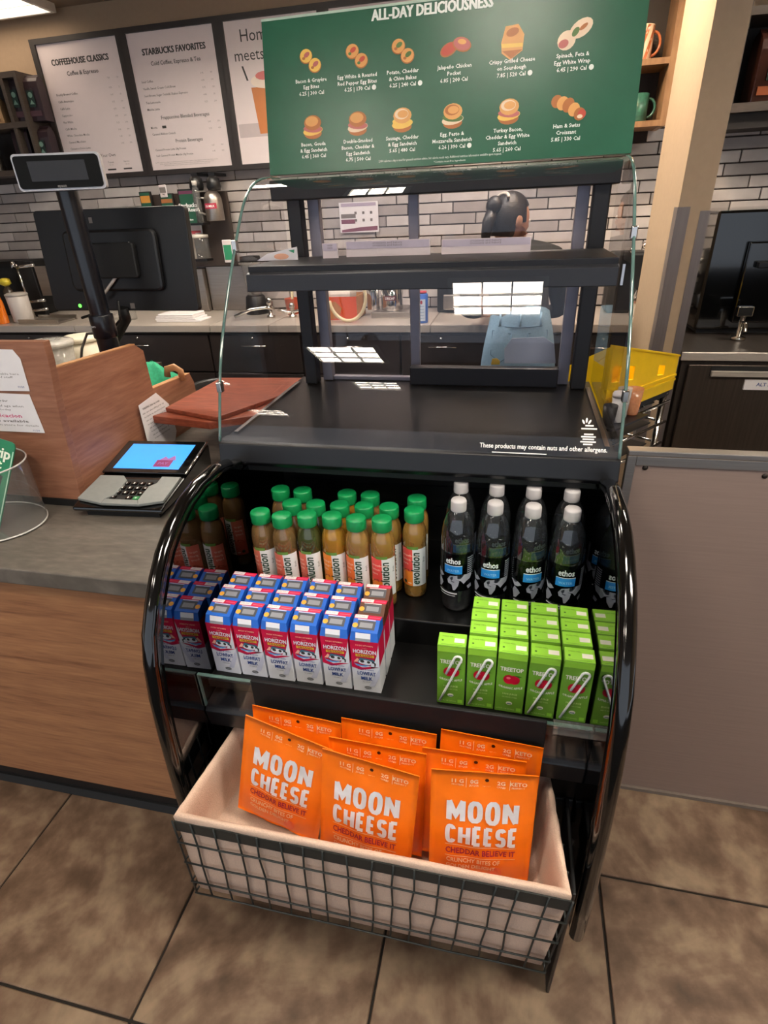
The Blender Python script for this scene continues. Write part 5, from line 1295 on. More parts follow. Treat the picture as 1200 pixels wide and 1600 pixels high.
MB().box(.06, .14, .03, .05, zt2 * .4, zt2 - .02).build('gauge_plate', steel, tb, world=False)
tr = empty('drip_tray', (at(80, 3.2), 3.18, BZ), 'flat steel drip tray on the counter below the tap tower', 'tray')
MB().box(-.13, .14, -.08, .08, 0.0, .012).build('base', steel, tr, world=False, bevel=.003); MB().box(-.14, .15, -.09, -.082, 0.0, .03).box(-.14, .15, .082, .09, 0, .03).build('rim', chrome, tr, world=False)
for k, (px, nm) in enumerate(((182, 'left'), (207, 'right'))):
    gl_ = empty('glass_jar', (at(px, 3.25), 3.25, BZ), 'small clear jar on the back counter under the monitor, %s one' % nm, 'jar', 'small jars under the monitor')
    MB().lathe([(.035, 0), (.037, .004), (.037, .07), (.03, .08), (.03, .085)], 18).build('glass', acrylic, gl_, world=False)
    MB().lathe([(.032, .0852), (.032, .10), (.0, .102)], 18).build('lid', chrome, gl_, world=False)
for k in range(4):
    q = empty('napkin_stack', (at(288, 3.22) + random.uniform(-.008, .008), 3.22, BZ + .0115 * k), 'white napkin stack on the back counter, %s in the pile' % ('lowest', 'second lowest', 'second highest', 'topmost')[k], 'napkins', 'napkin stacks on the back counter')
    MB().box(-.15 + .008 * k, .145 - .012 * k, -.07, .07, 0, .011).build('sheets', paper, q, world=False, bevel=.003)
sp_ = empty('steel_splash', (at(300, 3.56), 3.56, BZ), 'tall grey steel splash box behind the napkins', 'panel')
c1, c2 = ony(258, 420, 3.55).x, ony(318, 420, 3.55).x; h1 = ony(300, 420, 3.55).z - BZ
MB().box(c1 - sp_.location.x, c2 - sp_.location.x, -.03, .03, 0, h1).build('box', steel, sp_, world=False, bevel=.004)
MB().box(c2 - sp_.location.x + .003, c2 - sp_.location.x + .30, .01, .04, 0, h1 + .01).build('side_sheet', steel, sp_, world=False, bevel=.004)

# wall packs above the monitor
def wall_pack(px0, py0, px1, py1, y, label, cols, lines=(), band=None, th=.02):
    a, b = ony(px0, py0, y), ony(px1, py1, y); w, h = b.x - a.x, a.z - b.z
    t = empty('hanging_pack', (a.x + w / 2, y, b.z), label, 'pack', 'packs hanging on the back wall')
    MB().box(-w / 2, w / 2, 0, th, 0, h).build('pack', cols[0], t, world=False, bevel=.003)
    X = FRONT(0, -.0008, 0); p = MB()
    p.rect(-w * .42, w * .42, h * .04, h * .96, X, 0)
    if band: p.rect(-w * .42, w * .42, h * band[0], h * band[1], X, 1, .0003)
    for s, v, sz in lines: p.text(s, 0, h * v, sz, X, 2, .0006, bold=.04)
    p.build('print', cols[1:], t, world=False)
    return t
pk_dark = mat('pack_dark', '#22201f', .4); gpk = lab('pack_green', '#24553f'); 
wall_pack(216, 300, 243, 345, 3.50, 'green pack with an orange band, leftmost above the monitor', [pk_dark, gpk, lab('pack_orange', '#c98a3a'), white], (), (.62, .86))
wall_pack(248, 303, 277, 345, 3.50, 'green pack with a copper corner, in the middle above the monitor', [pk_dark, gpk, lab('pack_copper', '#a8683a'), white], (('VIA', .2, .02),), (.66, .80))
wall_pack(276, 296, 312, 351, 3.46, 'large dark green pack lettered 1971 Roast above the monitor', [pk_dark, gpk, lab('pack_plum', '#6a3550'), white], (('Starbucks', .50, .030), ('1971 Roast', .38, .028), ('medium', .13, .012)), (.86, .95))
wall_pack(287, 353, 318, 372, 3.50, 'small pale card with red marks under the large green pack', [paper, menu_white, lab('card_red', '#c04a50'), lab('card_red', '')], (('gift', .3, .02),), (.42, .60), .006)
wall_pack(247, 289, 262, 308, 3.4905, 'small white clip card above the copper cornered pack', [paper, menu_white, grey_ink, ink], (('tag', .2, .012),), (.35, .8), .006)
wall_pack(346, 375, 366, 410, 3.50, 'white and green card just left of the glass case', [paper, menu_white, lab('card_green', '#2f8a62'), white], (), (.12, .78), .006)
wc = empty('pack_rack', (ony(300, 370, 3.53).x, 3.53, ony(300, 415, 3.53).z), 'dark rack board behind the hanging packs', 'rack')
r0, r1 = ony(214, 300, 3.54), ony(366, 415, 3.54)
MB().box(r0.x + .01, r1.x + .02, 3.545, 3.56, r1.z, r0.z - .02).build('board', mat('rack_brown', '#3a302b', .5, scale=20), wc)
def carafe(px, py0, py1, y, label, r=.048, handle=True):
    z0, z1 = ony(px, py1, y).z, ony(px, py0, y).z; h = z1 - z0
    t = empty('steel_carafe', (ony(px, (py0 + py1) / 2, y).x, y, z0), label, 'carafe')
    MB().lathe([(r, 0), (r * 1.02, .004), (r, h * .70), (r * .85, h * .86), (r * .6, h * .96), (r * .3, h)], 22).build('body', steel, t, world=False)
    MB().rect(-r * .8, r * .8, h * .40, h * .58, cyl_xf(r * 1.03), 0, 0, 8).text('2% MILK', 0, h * .45, .016, cyl_xf(r * 1.03), 1, .0006, bold=.03).build('band', [lab('carafe_red', '#b03048'), white], t, world=False)
    if handle: MB().tube([(-r * .9, 0, h * .75), (-r * 1.9, 0, h * .78), (-r * 1.95, 0, h * .3), (-r * .95, 0, h * .2)], .007, 8).build('handle', steel, t, world=False)
    return t
carafe(334, 297, 345, 3.46, 'steel carafe with a red band on the rack left of the glass case', .052)
pl = empty('plastic_bottle', (ony(311, 330, 3.42).x, 3.42, ony(312, 348, 3.47).z), 'pale clear bottle beside the steel carafe', 'bottle')
MB().lathe([(.022, 0), (.022, .16), (.012, .19)], 14).build('body', acrylic, pl, world=False); MB().lathe([(.014, .1905), (.014, .215)], 12).build('cap', lab('cap_pale', '#c9c4bc'), pl, world=False)
MB().box(-.06, .03, -.04, .05, -.012, -.0002).build('ledge', black_satin, pl, world=False)
ds = empty('drink_dispenser', (ony(314, 390, 3.45).x, 3.45, ony(314, 404, 3.45).z), 'clear drink dispenser hanging right of the monitor', 'dispenser')
MB().lathe([(.05, 0), (.055, .004), (.055, .11), (.05, .115)], 20).build('tank', acrylic, ds, world=False)
MB().lathe([(.057, .1152), (.057, .13), (.03, .135)], 20).build('lid', lab('cap_pale', ''), ds, world=False); MB().box(-.07, -.045, -.02, .02, -.0, .125).build('bracket', lab('cap_pale', ''), ds, world=False, bevel=.003)
MB().box(-.05, .05, -.04, .04, -.014, -.0004).build('stand', black_satin, ds, world=False)
for k, (px, nm) in enumerate(((306, 'left'), (333, 'right'))):
    sl_ = empty('track_spotlight', (ony(px, 284, 3.48).x, 3.48, ony(px, 298, 3.48).z), 'small black spotlight hanging below the menu boards, %s one' % nm, 'spotlight', 'black spotlights below the menu boards')
    MB().lathe([(.035, 0), (.042, .02), (.036, .06), (.02, .0745)], 16).build('head', black_satin, sl_, world=False); MB().box(-.02, .02, -.01, .14, .075, .09).build('arm', black_satin, sl_, world=False)

# containers behind the screen
for k, (px, py, r, h, lb) in enumerate(((79, 582, .10, .17, 'translucent round tub with a lid behind the wooden screen'), (131, 580, .085, .15, 'cream white tub standing behind the till pole'))):
    y = (2.17, 2.36)[k]; z1 = ony(px, 532, y).z
    c = empty('food_tub', (ony(px, 545, y).x, y, z1 - h), lb, 'tub')
    MB().lathe([(r * .78, 0), (r * .8, .004), (r * .95, h - .025)], 24).build('tub', glass_mat('milky_plastic', '#dcdad6', 1.4, body=.45, body_col='#cfcac2') if k == 0 else lab('tub_cream', '#d9d0bb'), c, world=False)
    MB().lathe([(r * 1.02, h - .0245), (r * 1.02, h - .006), (r * .9, h), (r * .5, h + .001), (0, h + .001)], 24).build('lid', glass_mat('milky_lid', '#e6e4e0', 1.4, body=.5, body_col='#d9d6d0') if k == 0 else MATS['tub_cream'], c, world=False)
zb3 = ony(79, 532, 2.15).z - .17
wb_ = empty('work_table', (-2.0, 2.2, 0), 'low work table holding the tubs behind the service counter', 'table')
MB().box(-2.5, -1.7, 2.065, 2.48, zb3 - .03, zb3 - .002).build('table_top', steel, wb_)
for x in (-2.46, -1.74):
    for y in (2.10, 2.38): MB().box(x - .015, x + .015, y - .015, y + .015, 0, zb3 - .031).build('leg', steel, wb_)
for o in COL.objects:
    if o.get('label') == 'cream white tub standing behind the till pole': o.location.z = zb3

# apron and hook, black bin
ap = empty('apron', (-1.25, 1.86, 0.98), 'crumpled green cloth apron draped behind the low wooden board', 'apron')
am = MB(); r4 = random.Random(5); c = ony(246, 592, 1.86)
vs = []; fs = []; NU, NV = 16, 9
for j in range(NV):
    for i in range(NU):
        a = 2 * PI * i / NU; q = j / (NV - 1); rr2 = (.085 * math.sin(PI * (.12 + .86 * q)) + .02) * (1 + .22 * math.sin(5 * a + 3 * q) + .12 * math.sin(9 * a - 6 * q))
        vs.append((c.x - .015 + rr2 * math.cos(a) * .75, c.y + rr2 * math.sin(a), CT + .02 + (c.z + .035 - CT) * q + .012 * math.sin(3 * a + 2)))
for j in range(NV - 1):
    for i in range(NU): fs.append((j * NU + i, j * NU + (i + 1) % NU, (j + 1) * NU + (i + 1) % NU, (j + 1) * NU + i))
fs.append(tuple((NV - 1) * NU + i for i in range(NU))); fs.append(tuple(range(NU))[::-1])
am.add(vs, fs, 0, True).build('cloth', mat('apron_green', '#1f9068', .85, scale=120, vary=.15, bump=.2), ap)
hk = empty('hook', (-1.11, 1.74, 1.03), 'pale wooden hook on the low wooden board', 'hook')
hx = ony(281, 588, 1.72)
MB().tube([(hx.x + .02, 1.70, 1.028), (hx.x + .02, 1.70, 1.06), (hx.x, 1.70, 1.072), (hx.x - .03, 1.70, 1.065), (hx.x - .034, 1.70, 1.04)], .008, 8, flat=1.6).build('hook', wood_edge, hk)
tc_ = ony(333, 600, 2.22); tc_.y = 2.22
bn = empty('waste_bin', (tc_.x, tc_.y, 0.0), 'round black bin rim just left of the glass case', 'bin')
MB().lathe([(.08, 0), (.09, .02), (.100, tc_.z - .012), (.106, tc_.z - .006), (.100, tc_.z), (.094, tc_.z - .01), (.085, .05)], 28).build('bin', black_satin, bn, world=False)
for q in ct.children if False else (): pass

# ------------------------------------------------------------------ things seen through the glass
pos = empty('wall_poster', (ony(560, 340, 3.60).x, 3.61, ony(560, 365, 3.60).z), 'white poster with plum bands on the brick wall behind the glass', 'poster')
a, b = ony(529, 317, 3.61), ony(592, 362, 3.61)
MB().box(a.x, b.x, 3.612, 3.616, b.z, a.z).build('sheet', paper, pos)
X = plane_xf((a.x, 3.6112, b.z), (1, 0, 0), (0, 0, 1)); w, h = b.x - a.x, a.z - b.z; p = MB()
p.rect(.05 * w, .95 * w, .86 * h, .97 * h, X, 1); p.rect(.04 * w, .42 * w, .48 * h, .62 * h, X, 0); p.rect(.04 * w, .40 * w, .30 * h, .44 * h, X, 2); p.poly([(.04 * w, .02 * h), (.97 * w, .06 * h), (.97 * w, .20 * h), (.5 * w, .17 * h), (.04 * w, .10 * h)], X, 2)
for u in (.42, .62, .82):
    for v in (.36, .60): p.rect((u - .03) * w, (u + .03) * w, v * h, (v + .09) * h, X, 0, .0003)
p.build('print', [grey_ink, lab('poster_lilac', '#b0a3b5'), lab('poster_plum', '#7d4a5c')], pos)
def standing_card(px0, py0, px1, py1, y, label, z0=1.4125, cols=None):
    a, b = ony(px0, py0, y), ony(px1, py0, y); h = a.z - z0
    t = empty('shelf_card', ((a.x + b.x) / 2, y, z0), label, 'card', 'white cards standing on the upper glass shelf')
    w = b.x - a.x
    MB().prism([(-w / 2, 0), (w / 2, 0), (w / 2, h), (-w / 2, h)], 0, .004, 'y').build('card', menu_white, t, world=False)
    X = FRONT(0, -.0008, 0); p = MB(); p.rect(-w / 2 + .002, w / 2 - .002, h * .50, h * .97, X, 0)
    for k in range(2): p.text('croissants and bakery', 0, h * (.80 - .16 * k), .007, X, 1, .0004, width=w * .35, res=1)
    p.build('print', [lab('card_lilac', '#bcb2c0'), grey_ink], t, world=False)
standing_card(540, 378, 672, 410, 1.49, 'wide white card on the upper shelf, left of the centre mullion')
standing_card(690, 375, 830, 408, 1.49, 'wide white card on the upper shelf, in front of the person')
standing_card(503, 381, 527, 411, 1.47, 'small white card on the upper shelf near the left post')
a = ony(402, 412, 1.45); b = ony(466, 412, 1.45); hcz = ony(464, 386, 1.45).z
tg = empty('shelf_card', ((a.x + b.x) / 2, 1.45, 1.4125), 'slanted white picture card at the left end of the upper shelf', 'card')
MB().prism([(a.x, 1.4125), (b.x, 1.4125), (b.x, hcz), (a.x + .03, 1.428)], 1.45, 1.454, 'y').build('card', paper, tg)
X = FRONT(0, 1.4492, 0); MB().ell(a.x + .068, 1.421, .020, .007, X, 0).poly([(b.x - .022, 1.434), (b.x - .006, 1.436), (b.x - .008, 1.428)], X, 1).build('print', [lab('salad_peach', '#e2a88a'), lab('card_green', '')], tg)

kb = empty('cardboard_box', (at(545, 3.3), 3.3, BZ), 'open cardboard box with red sides on the back counter behind the glass', 'box')
w0, w1 = ony(513, 500, 3.25).x, ony(562, 500, 3.25).x; kz = ony(545, 462, 3.25).z - BZ
cardb = mat('cardboard', '#a8713f', .8, scale=30, vary=.08); cardr = lab('box_red', '#c9502c')
kx = (w0 + w1) / 2 - kb.location.x; kw = (w1 - w0) / 2
m = MB(); m.box(kx - kw, kx + kw, -.10, -.095, 0, kz, 1).box(kx - kw, kx + kw, .095, .10, 0, kz).box(kx - kw, kx - kw + .005, -.095, .095, 0, kz).box(kx + kw - .005, kx + kw, -.095, .095, 0, kz).box(kx - kw, kx + kw, -.095, .095, 0, .005)
m.build('carton', [cardb, cardr], kb, world=False)
MB().box(kx - kw * .9, kx + kw * .6, -.07, .07, kz - .03, kz + .03).build('liner_bag', lab('bag_white', '#d9cfc4'), kb, world=False, bevel=.02)
MB().poly([(kx - kw * .98, .0), (kx - kw * .2, .01), (kx + kw * .1, kz * .5), (kx - kw * .3, kz * .8), (kx - kw * .98, kz * .75)], FRONT(0, -.1008, 0)).build('panel_print', cardb, kb, world=False)
hs = empty('hose_coil', (at(545, 3.12), 3.12, BZ), 'cream hose coiled upright in front of the cardboard box', 'hose')
MB().tube([(.13 * math.cos(PI * (-.95 + 1.35 * k / 20)) * .8, 0, .135 + .125 * math.sin(PI * (-.95 + 1.35 * k / 20))) for k in range(21)], .0095, 8).build('hose', lab('hose_cream', '#d9c9a2'), hs, world=False)
rs2 = empty('steel_riser', (at(620, 3.32), 3.32, BZ), 'low steel riser box carrying two canisters behind the glass', 'riser')
q0, q1 = ony(580, 495, 3.25).x - rs2.location.x, ony(655, 495, 3.25).x - rs2.location.x; rz = ony(620, 488, 3.25).z - BZ
MB().box(q0, q1, -.07, .20, 0, rz).build('box', steel, rs2, world=False, bevel=.003)
for px, w_, nm in ((584, .036, 'narrow steel canister at the left of the riser'), (613, .062, 'steel canister with a dark red plate on the riser')):
    c = empty('steel_canister', (ony(px, 480, 3.36).x, 3.36, BZ + rz), nm, 'canister'); hz_ = ony(px, 452, 3.36).z - BZ - rz + .02
    MB().lathe([(w_, 0), (w_ * 1.02, .005), (w_, hz_), (w_ * .9, hz_ + .006)], 24).build('body', chrome, c, world=False); MB().lathe([(w_ * .9, hz_ + .0062), (w_ * .85, hz_ + .02), (.01, hz_ + .03)], 20).build('lid', steel, c, world=False)
    if w_ > .05: MB().rect(-.035, .035, hz_ * .42, hz_ * .62, cyl_xf(w_ * 1.03), 0, 0, 6).text('DECAF', 0, hz_ * .47, .018, cyl_xf(w_ * 1.03), 1, .0006, bold=.02).build('plate', [lab('plate_maroon', '#5a2026'), white], c, world=False)
sb_ = empty('spray_can', (at(660, 3.12), 3.12, BZ), 'tall blue and white can on the back counter by the mullion', 'can')
hc = ony(660, 457, 3.12).z - BZ
MB().lathe([(.030, 0), (.031, .004), (.031, hc * .93), (.026, hc * .97)], 20).build('body', lab('can_blue', '#2f5fb0'), sb_, world=False); MB().lathe([(.024, hc * .9702), (.024, hc * 1.04), (.01, hc * 1.05)], 16).build('cap', lab('can_red', '#b02f3c'), sb_, world=False)
l = MB(); X = cyl_xf(.0318); l.rect(-.026, .022, hc * .08, hc * .80, X, 0, 0, 8); l.ell(0, hc * .7, .006, .010, X, 2, .0004)
for k in range(5): l.text('cleaner', -.002, hc * (.55 - .1 * k), .012, X, 1, .0004, res=1)
l.build('label', [lab('can_pale', '#c9d6e6'), lab('can_ink', '#5a78a8'), lab('can_red', '')], sb_, world=False)
sk = empty('sink_tap', (at(425, 3.3), 3.3, BZ), 'chrome double tap with levers on the counter left of the posts', 'tap')
MB().lathe([(.025, 0), (.025, .01), (.012, .015), (.012, .07), (.02, .08), (.015, .11), (.0, .115)], 14).build('left_body', chrome, sk, world=False)
MB().lathe([(.025, 0), (.025, .01), (.012, .015), (.012, .05), (.018, .06), (.012, .08), (.0, .085)], 14, (.14, 0, 0)).build('right_body', chrome, sk, world=False)
MB().tube([(-.19, -.1, .02), (-.10, -.06, .055), (-.02, -.02, .06), (.03, 0, .05)], .010, 8).build('spout', chrome, sk, world=False)
MB().tube([(.06, -.03, .05), (.11, -.01, .03), (.15, 0, .03), (.24, -.05, .06)], .009, 8).build('lever', chrome, sk, world=False)
rc = empty('red_cup', (at(460, 3.42), 3.42, BZ), 'red and orange cup beside the chrome tap', 'cup')
MB().lathe([(.035, 0), (.045, .09), (.046, .092), (.04, .09), (.032, .006)], 20).build('cup', lab('cup_red', '#b5492f'), rc, world=False)
MB().tube([(.0, 0, .01), (.01, 0, .18)], .009, 8).build('handle_stick', lab('stick_cream', '#d9cfa8'), rc, world=False)
bl = empty('blender_jug', (at(405, 3.45), 3.45, BZ), 'dark blender base in the shade behind the tap', 'blender')
MB().lathe([(.07, 0), (.072, .01), (.06, .10), (.05, .11)], 20).build('base', black_satin, bl, world=False); MB().lathe([(.045, .1105), (.062, .30), (.06, .302)], 20).build('jug', acrylic, bl, world=False); MB().lathe([(.064, .3025), (.06, .33), (.0, .335)], 20).build('lid', black_matt, bl, world=False)
bt_ = empty('blender_jug', (at(700, 3.48), 3.48, BZ), 'dark machine in the shade right of the centre mullion', 'machine')
MB().box(-.06, .12, -.05, .05, 0, .25).build('housing', black_satin, bt_, world=False, bevel=.01); MB().box(-.02, .14, -.08, -.052, .02, .10).build('drawer', steel, bt_, world=False, bevel=.004)
# pale paper on the rear door
pp = empty('paper_sheet', (0.08, 1.66, FZ1), 'pale sheet behind the rear door over the jeans', 'paper')
q = [ony(*p_, 1.663) for p_ in ((788, 568), (788, 545), (800, 529), (850, 527), (866, 538), (868, 568))]
MB().prism([(v.x, v.z) for v in q], 1.662, 1.664, 'y').build('sheet', mat('pale_sheet', '#b9c2cc', .6, scale=8, vary=.04), pp)
q = [ony(*p_, 1.661) for p_ in ((767, 570), (769, 561), (776, 560), (781, 564), (781, 570))]
MB().prism([(v.x, v.z) for v in q], 1.6595, 1.6615, 'y').build('yellow_tab', lab('tab_yellow', '#d8b23a'), pp)

# ------------------------------------------------------------------ yellow crate on a chrome rack, right of the case
Q1, Q2 = onz(938, 652, .93), onz(1047, 607, .93)
cu = (Q2 - Q1).normalized(); cv = Vector((-cu.y, cu.x, 0)); clen = (Q2 - Q1).length; cdep = .20
CR = Matrix(((cu.x, cv.x, 0, Q1.x), (cu.y, cv.y, 0, Q1.y), (0, 0, 1, .93), (0, 0, 0, 1)))
yel = mat('yellow_crate', '#f0c40a', .4, 0, .5, scale=20, vary=.05)
crt = empty('crate', (Q1 + Q2) / 2 + cv * .06, 'yellow plastic crate on the chrome rack right of the glass case', 'crate')
MB().box(0, clen, 0, cdep, 0, .006, xf=CR).build('base', yel, crt)
def z_at(P, py):
    d = lambda z: (lambda q: 800 + FOC * sum(RW[1][k] * q[k] for k in range(3)) / sum(RW[2][k] * q[k] for k in range(3)))((P.x, P.y, z - CAM_H)) - py
    a, b = .8, 1.5
    for _ in range(40):
        m_ = (a + b) / 2
        if d(m_) > 0: a = m_
        else: b = m_
    return a - .93
h1, h2 = z_at(Q1, 542), z_at(Q2, 556)
top = lambda x: h1 + (h2 - h1) * x / clen
fw = MB(); hx_ = [(clen * .04, clen * .15), (clen * .26, clen * .34), (clen * .70, clen * .80)]; px_ = 0
for a, b in hx_ + [(clen, clen)]:
    fw.prism([(px_, .0), (a, .0), (a, top(a)), (px_, top(px_))], -.008, 0, 'y', xf=CR)
    if b > a:
        fw.prism([(a, 0), (b, 0), (b, top(b) * .50), (a, top(a) * .50)], -.008, 0, 'y', xf=CR).prism([(a, top(a) * .74), (b, top(b) * .74), (b, top(b)), (a, top(a))], -.008, 0, 'y', xf=CR)
    px_ = b
fw.build('front_wall', yel, crt)
for z0 in (.035, .052): MB().prism([(0, z0), (clen, z0 * .9), (clen, z0 * .9 + .007), (0, z0 + .007)], -.012, -.008, 'y', xf=CR).build('rib', yel, crt)
MB().prism([(0, h1), (clen, h2), (clen, h2 + .006), (0, h1 + .006)], -.012, .002, 'y', xf=CR).build('rim', yel, crt)
MB().box(0, clen, cdep - .008, cdep, .006, h2 * .9, xf=CR).build('back_wall', yel, crt)
MB().prism([(0, .006), (cdep - .008, .006), (cdep - .008, h2 * .9), (0, h2)], clen - .008, clen, 'x', xf=CR).build('right_wall', yel, crt)
MB().prism([(0, .006), (cdep - .008, .006), (cdep - .008, h2 * .9), (0, h1)], 0, .008, 'x', xf=CR).build('left_wall', yel, crt)
def in_crate(x, y): return Vector((Q1.x, Q1.y, .9297)) + cu * x + cv * y
def cup(x, y, r, h, m, lb, lid=None):
    t = empty('cup', in_crate(x, y), lb, 'cup')
    MB().lathe([(r * .75, 0), (r * .77, .003), (r, h), (r * .96, h), (r * .73, .008)], 20).build('cup', m, t, world=False)
    if lid: MB().lathe([(r * 1.05, h + .0005), (r * 1.05, h + .008), (r * .9, h + .014), (0, h + .015)], 20).build('lid', lid, t, world=False)
cup_w = lab('cup_white', '#e4e2de')
cup(.094, -.045, .026, .080, glass_mat('peach_cup', '#e8b48e', 1.4, body=.5, body_col='#d9a078'), 'clear peach tinted cup standing in front of the yellow crate')
cup(-.043, -.052, .021, .06, black_satin, 'black cup in front of the left end of the yellow crate')
cup(.002, -.052, .0215, .075, cup_w, 'white cup with a lid in front of the yellow crate', cup_w)
cup(.046, -.040, .0205, .09, glass_mat('clear_cup', '#e6e6e4', 1.4, body=.25), 'clear cup between the white and peach cups by the yellow crate')
rk = empty('wire_rack', (Q1 + Q2) / 2 + cv * .06 - Vector((0, 0, .93)), 'chrome wire rack under the yellow crate', 'rack')
for x in (.012, clen - .012):
    for y in (.012, cdep - .012):
        MB().tube([CR @ Vector((x, y, -.925)), CR @ Vector((x, y, -.022))], .011, 10).lathe([(.013, -.0215), (.013, -.012), (.006, -.008)], 10, (x, y, 0), xf=CR).build('post', chrome, rk)
for z in (-.045, -.12, -.20, -.45):
    for y in (-.002, cdep + .002): MB().tube([CR @ Vector((-.01, y, z)), CR @ Vector((clen + .01, y, z))], .005, 8).build('rail', chrome, rk)
    for x in (.0, clen): MB().tube([CR @ Vector((x, 0, z)), CR @ Vector((x, cdep, z))], .005, 8).build('rail', chrome, rk)
    MB().box(.03, clen - .03, .03, cdep - .03, z - .006, z - .002, xf=CR).build('shelf_pan', mat('dark_pan', '#2a2928', .4, .5), rk)
kk = MB()
for x in (.06, .16, .26): kk.tube([CR @ Vector((x, 0, -.0265)), CR @ Vector((x, cdep, -.0265))], .004, 6)
kk.box(0, clen, 0, cdep, -.022, -.0015, xf=CR).box(-.07, .125, -.085, 0, -.008, -.0015, xf=CR); kk.build('top_slats', black_satin, rk)

# things on the back counter right of the case
sp2 = empty('steel_pitcher', (ony(1001, 470, 3.28).x, 3.28, BZ), 'steel frothing pitcher on the back counter by the column', 'pitcher')
hp = ony(1001, 452, 3.28).z - BZ
MB().lathe([(.045, 0), (.05, .005), (.047, hp * .6), (.038, hp), (.035, hp), (.043, hp * .6)], 22).build('body', chrome, sp2, world=False)
MB().tube([(.04, 0, hp * .8), (.08, 0, hp * .75), (.08, 0, hp * .35), (.046, 0, hp * .25)], .006, 8).build('handle', chrome, sp2, world=False)
bm2 = empty('coffee_machine', (ony(985, 450, 3.42).x, 3.43, BZ), 'black machine with chrome knobs behind the frothing pitcher', 'machine')
MB().box(-.12, .075, -.06, .10, 0, .30).build('housing', black_satin, bm2, world=False, bevel=.015)
for x, z in ((-.03, .31), (.03, .33), (.05, .285)): MB().ball((x, -.06, z), .016).build('knob', chrome, bm2, world=False)
gp = empty('corner_plate', (ony(1019, 470, 3.5).x, 3.5, BZ), 'bent steel splash plate on the back counter beside the column', 'plate')
gz = ony(1019, 430, 3.5).z - BZ
MB().prism([(-.02, 0), (.06, 0), (.06, gz - .02), (.02, gz), (-.05, gz + .02)], 0, .004, 'y').build('plate', steel, gp, world=False)
wl = empty('wall_bracket', (ony(1017, 405, 3.60).x, 3.615, ony(1017, 432, 3.60).z), 'chrome bracket with knobs on the wall beside the column', 'bracket')
MB().box(-.02, .035, -.006, .006, 0, .15).build('back_plate', steel, wl, world=False, bevel=.002)
for x, z in ((-.05, .08), (-.01, .075), (-.05, .01)): MB().tube([(.0, -.007, z), (x, -.03, z)], .007, 8).ball((x, -.035, z), .018).build('knob', chrome, wl, world=False)

# ------------------------------------------------------------------ person at the back counter, seen through the glass
pe = empty('person', (0.02, 2.62, 0), 'person in black shirt and blue jeans with dark tied-up hair, leaning over back counter', 'person')
J = {}; verts = []; edges = []; rad = []
def jn(name, p, r, link=None):
    J[name] = len(verts); verts.append(Vector(p) - Vector((0.02, 2.62, 0))); rad.append(r)
    if link: edges.append((J[link], J[name]))
jn('pelvis', (.022, 2.60, .97), (.155, .125)); jn('waist', (.018, 2.63, 1.09), (.128, .105), 'pelvis'); jn('ribs', (.0, 2.73, 1.20), (.145, .105), 'waist'); jn('chest', (-.02, 2.83, 1.285), (.150, .10), 'ribs')
jn('neck', (-.04, 2.905, 1.345), (.055, .055), 'chest'); jn('skull', (-.05, 2.945, 1.40), (.05, .05), 'neck')
for s, n in ((-1, 'l'), (1, 'r')):
    jn('hip' + n, (.022 + s * .088, 2.61, .88), (.098, .098), 'pelvis'); jn('thigh' + n, (.022 + s * .092, 2.63, .70), (.082, .085), 'hip' + n); jn('knee' + n, (.022 + s * .095, 2.66, .50), (.058, .062), 'thigh' + n)
    jn('calf' + n, (.022 + s * .095, 2.64, .34), (.058, .062), 'knee' + n); jn('ankle' + n, (.022 + s * .095, 2.64, .10), (.040, .045), 'calf' + n); jn('heel' + n, (.022 + s * .095, 2.635, .045), (.040, .038), 'ankle' + n); jn('toe' + n, (.022 + s * .115, 2.80, .032), (.042, .026), 'heel' + n)
    jn('shoulder' + n, (-.02 + s * .165, 2.84, 1.285), (.062, .062), 'chest'); jn('elbow' + n, (-.02 + s * .225, 2.90, 1.06), (.042, .042), 'shoulder' + n); jn('fore' + n, (-.02 + s * .19, 3.02, 1.03), (.036, .036), 'elbow' + n); jn('wrist' + n, (-.02 + s * .14, 3.13, 1.012), (.026, .022), 'fore' + n)
    jn('palm' + n, (-.02 + s * .125, 3.185, 1.0), (.036, .016), 'wrist' + n)
    for k, (dx, ln) in enumerate(((-.030, .062), (-.010, .075), (.010, .070), (.028, .052))):
        b = Vector((-.02 + s * .125 + dx, 3.215, .998)); jn('f%d%s' % (k, n), b, (.010, .009), 'palm' + n); jn('g%d%s' % (k, n), b + Vector((dx * .2, ln * .55, .004)), (.0088, .0085), 'f%d%s' % (k, n)); jn('h%d%s' % (k, n), b + Vector((dx * .25, ln, -.014)), (.007, .007), 'g%d%s' % (k, n))
    b = Vector((-.02 + s * .125 - s * .030, 3.175, 1.0)); jn('t0' + n, b, (.011, .010), 'palm' + n); jn('t1' + n, b + Vector((-s * .022, .026, -.004)), (.0095, .009), 't0' + n); jn('t2' + n, b + Vector((-s * .028, .052, -.012)), (.0075, .0075), 't1' + n)
me = bpy.data.meshes.new('body'); me.from_pydata(verts, edges, []); tmp = bpy.data.objects.new('tmp_body', me); COL.objects.link(tmp)
sk_ = tmp.modifiers.new('skin', 'SKIN'); sk_.use_smooth_shade = True
for i, sv in enumerate(me.skin_vertices[0].data): sv.radius = rad[i]; sv.use_root = (i == 0)
sub = tmp.modifiers.new('sub', 'SUBSURF'); sub.levels = 2; sub.render_levels = 2
dg = bpy.context.evaluated_depsgraph_get(); bme_ = bpy.data.meshes.new_from_object(tmp.evaluated_get(dg)); bpy.data.objects.remove(tmp)
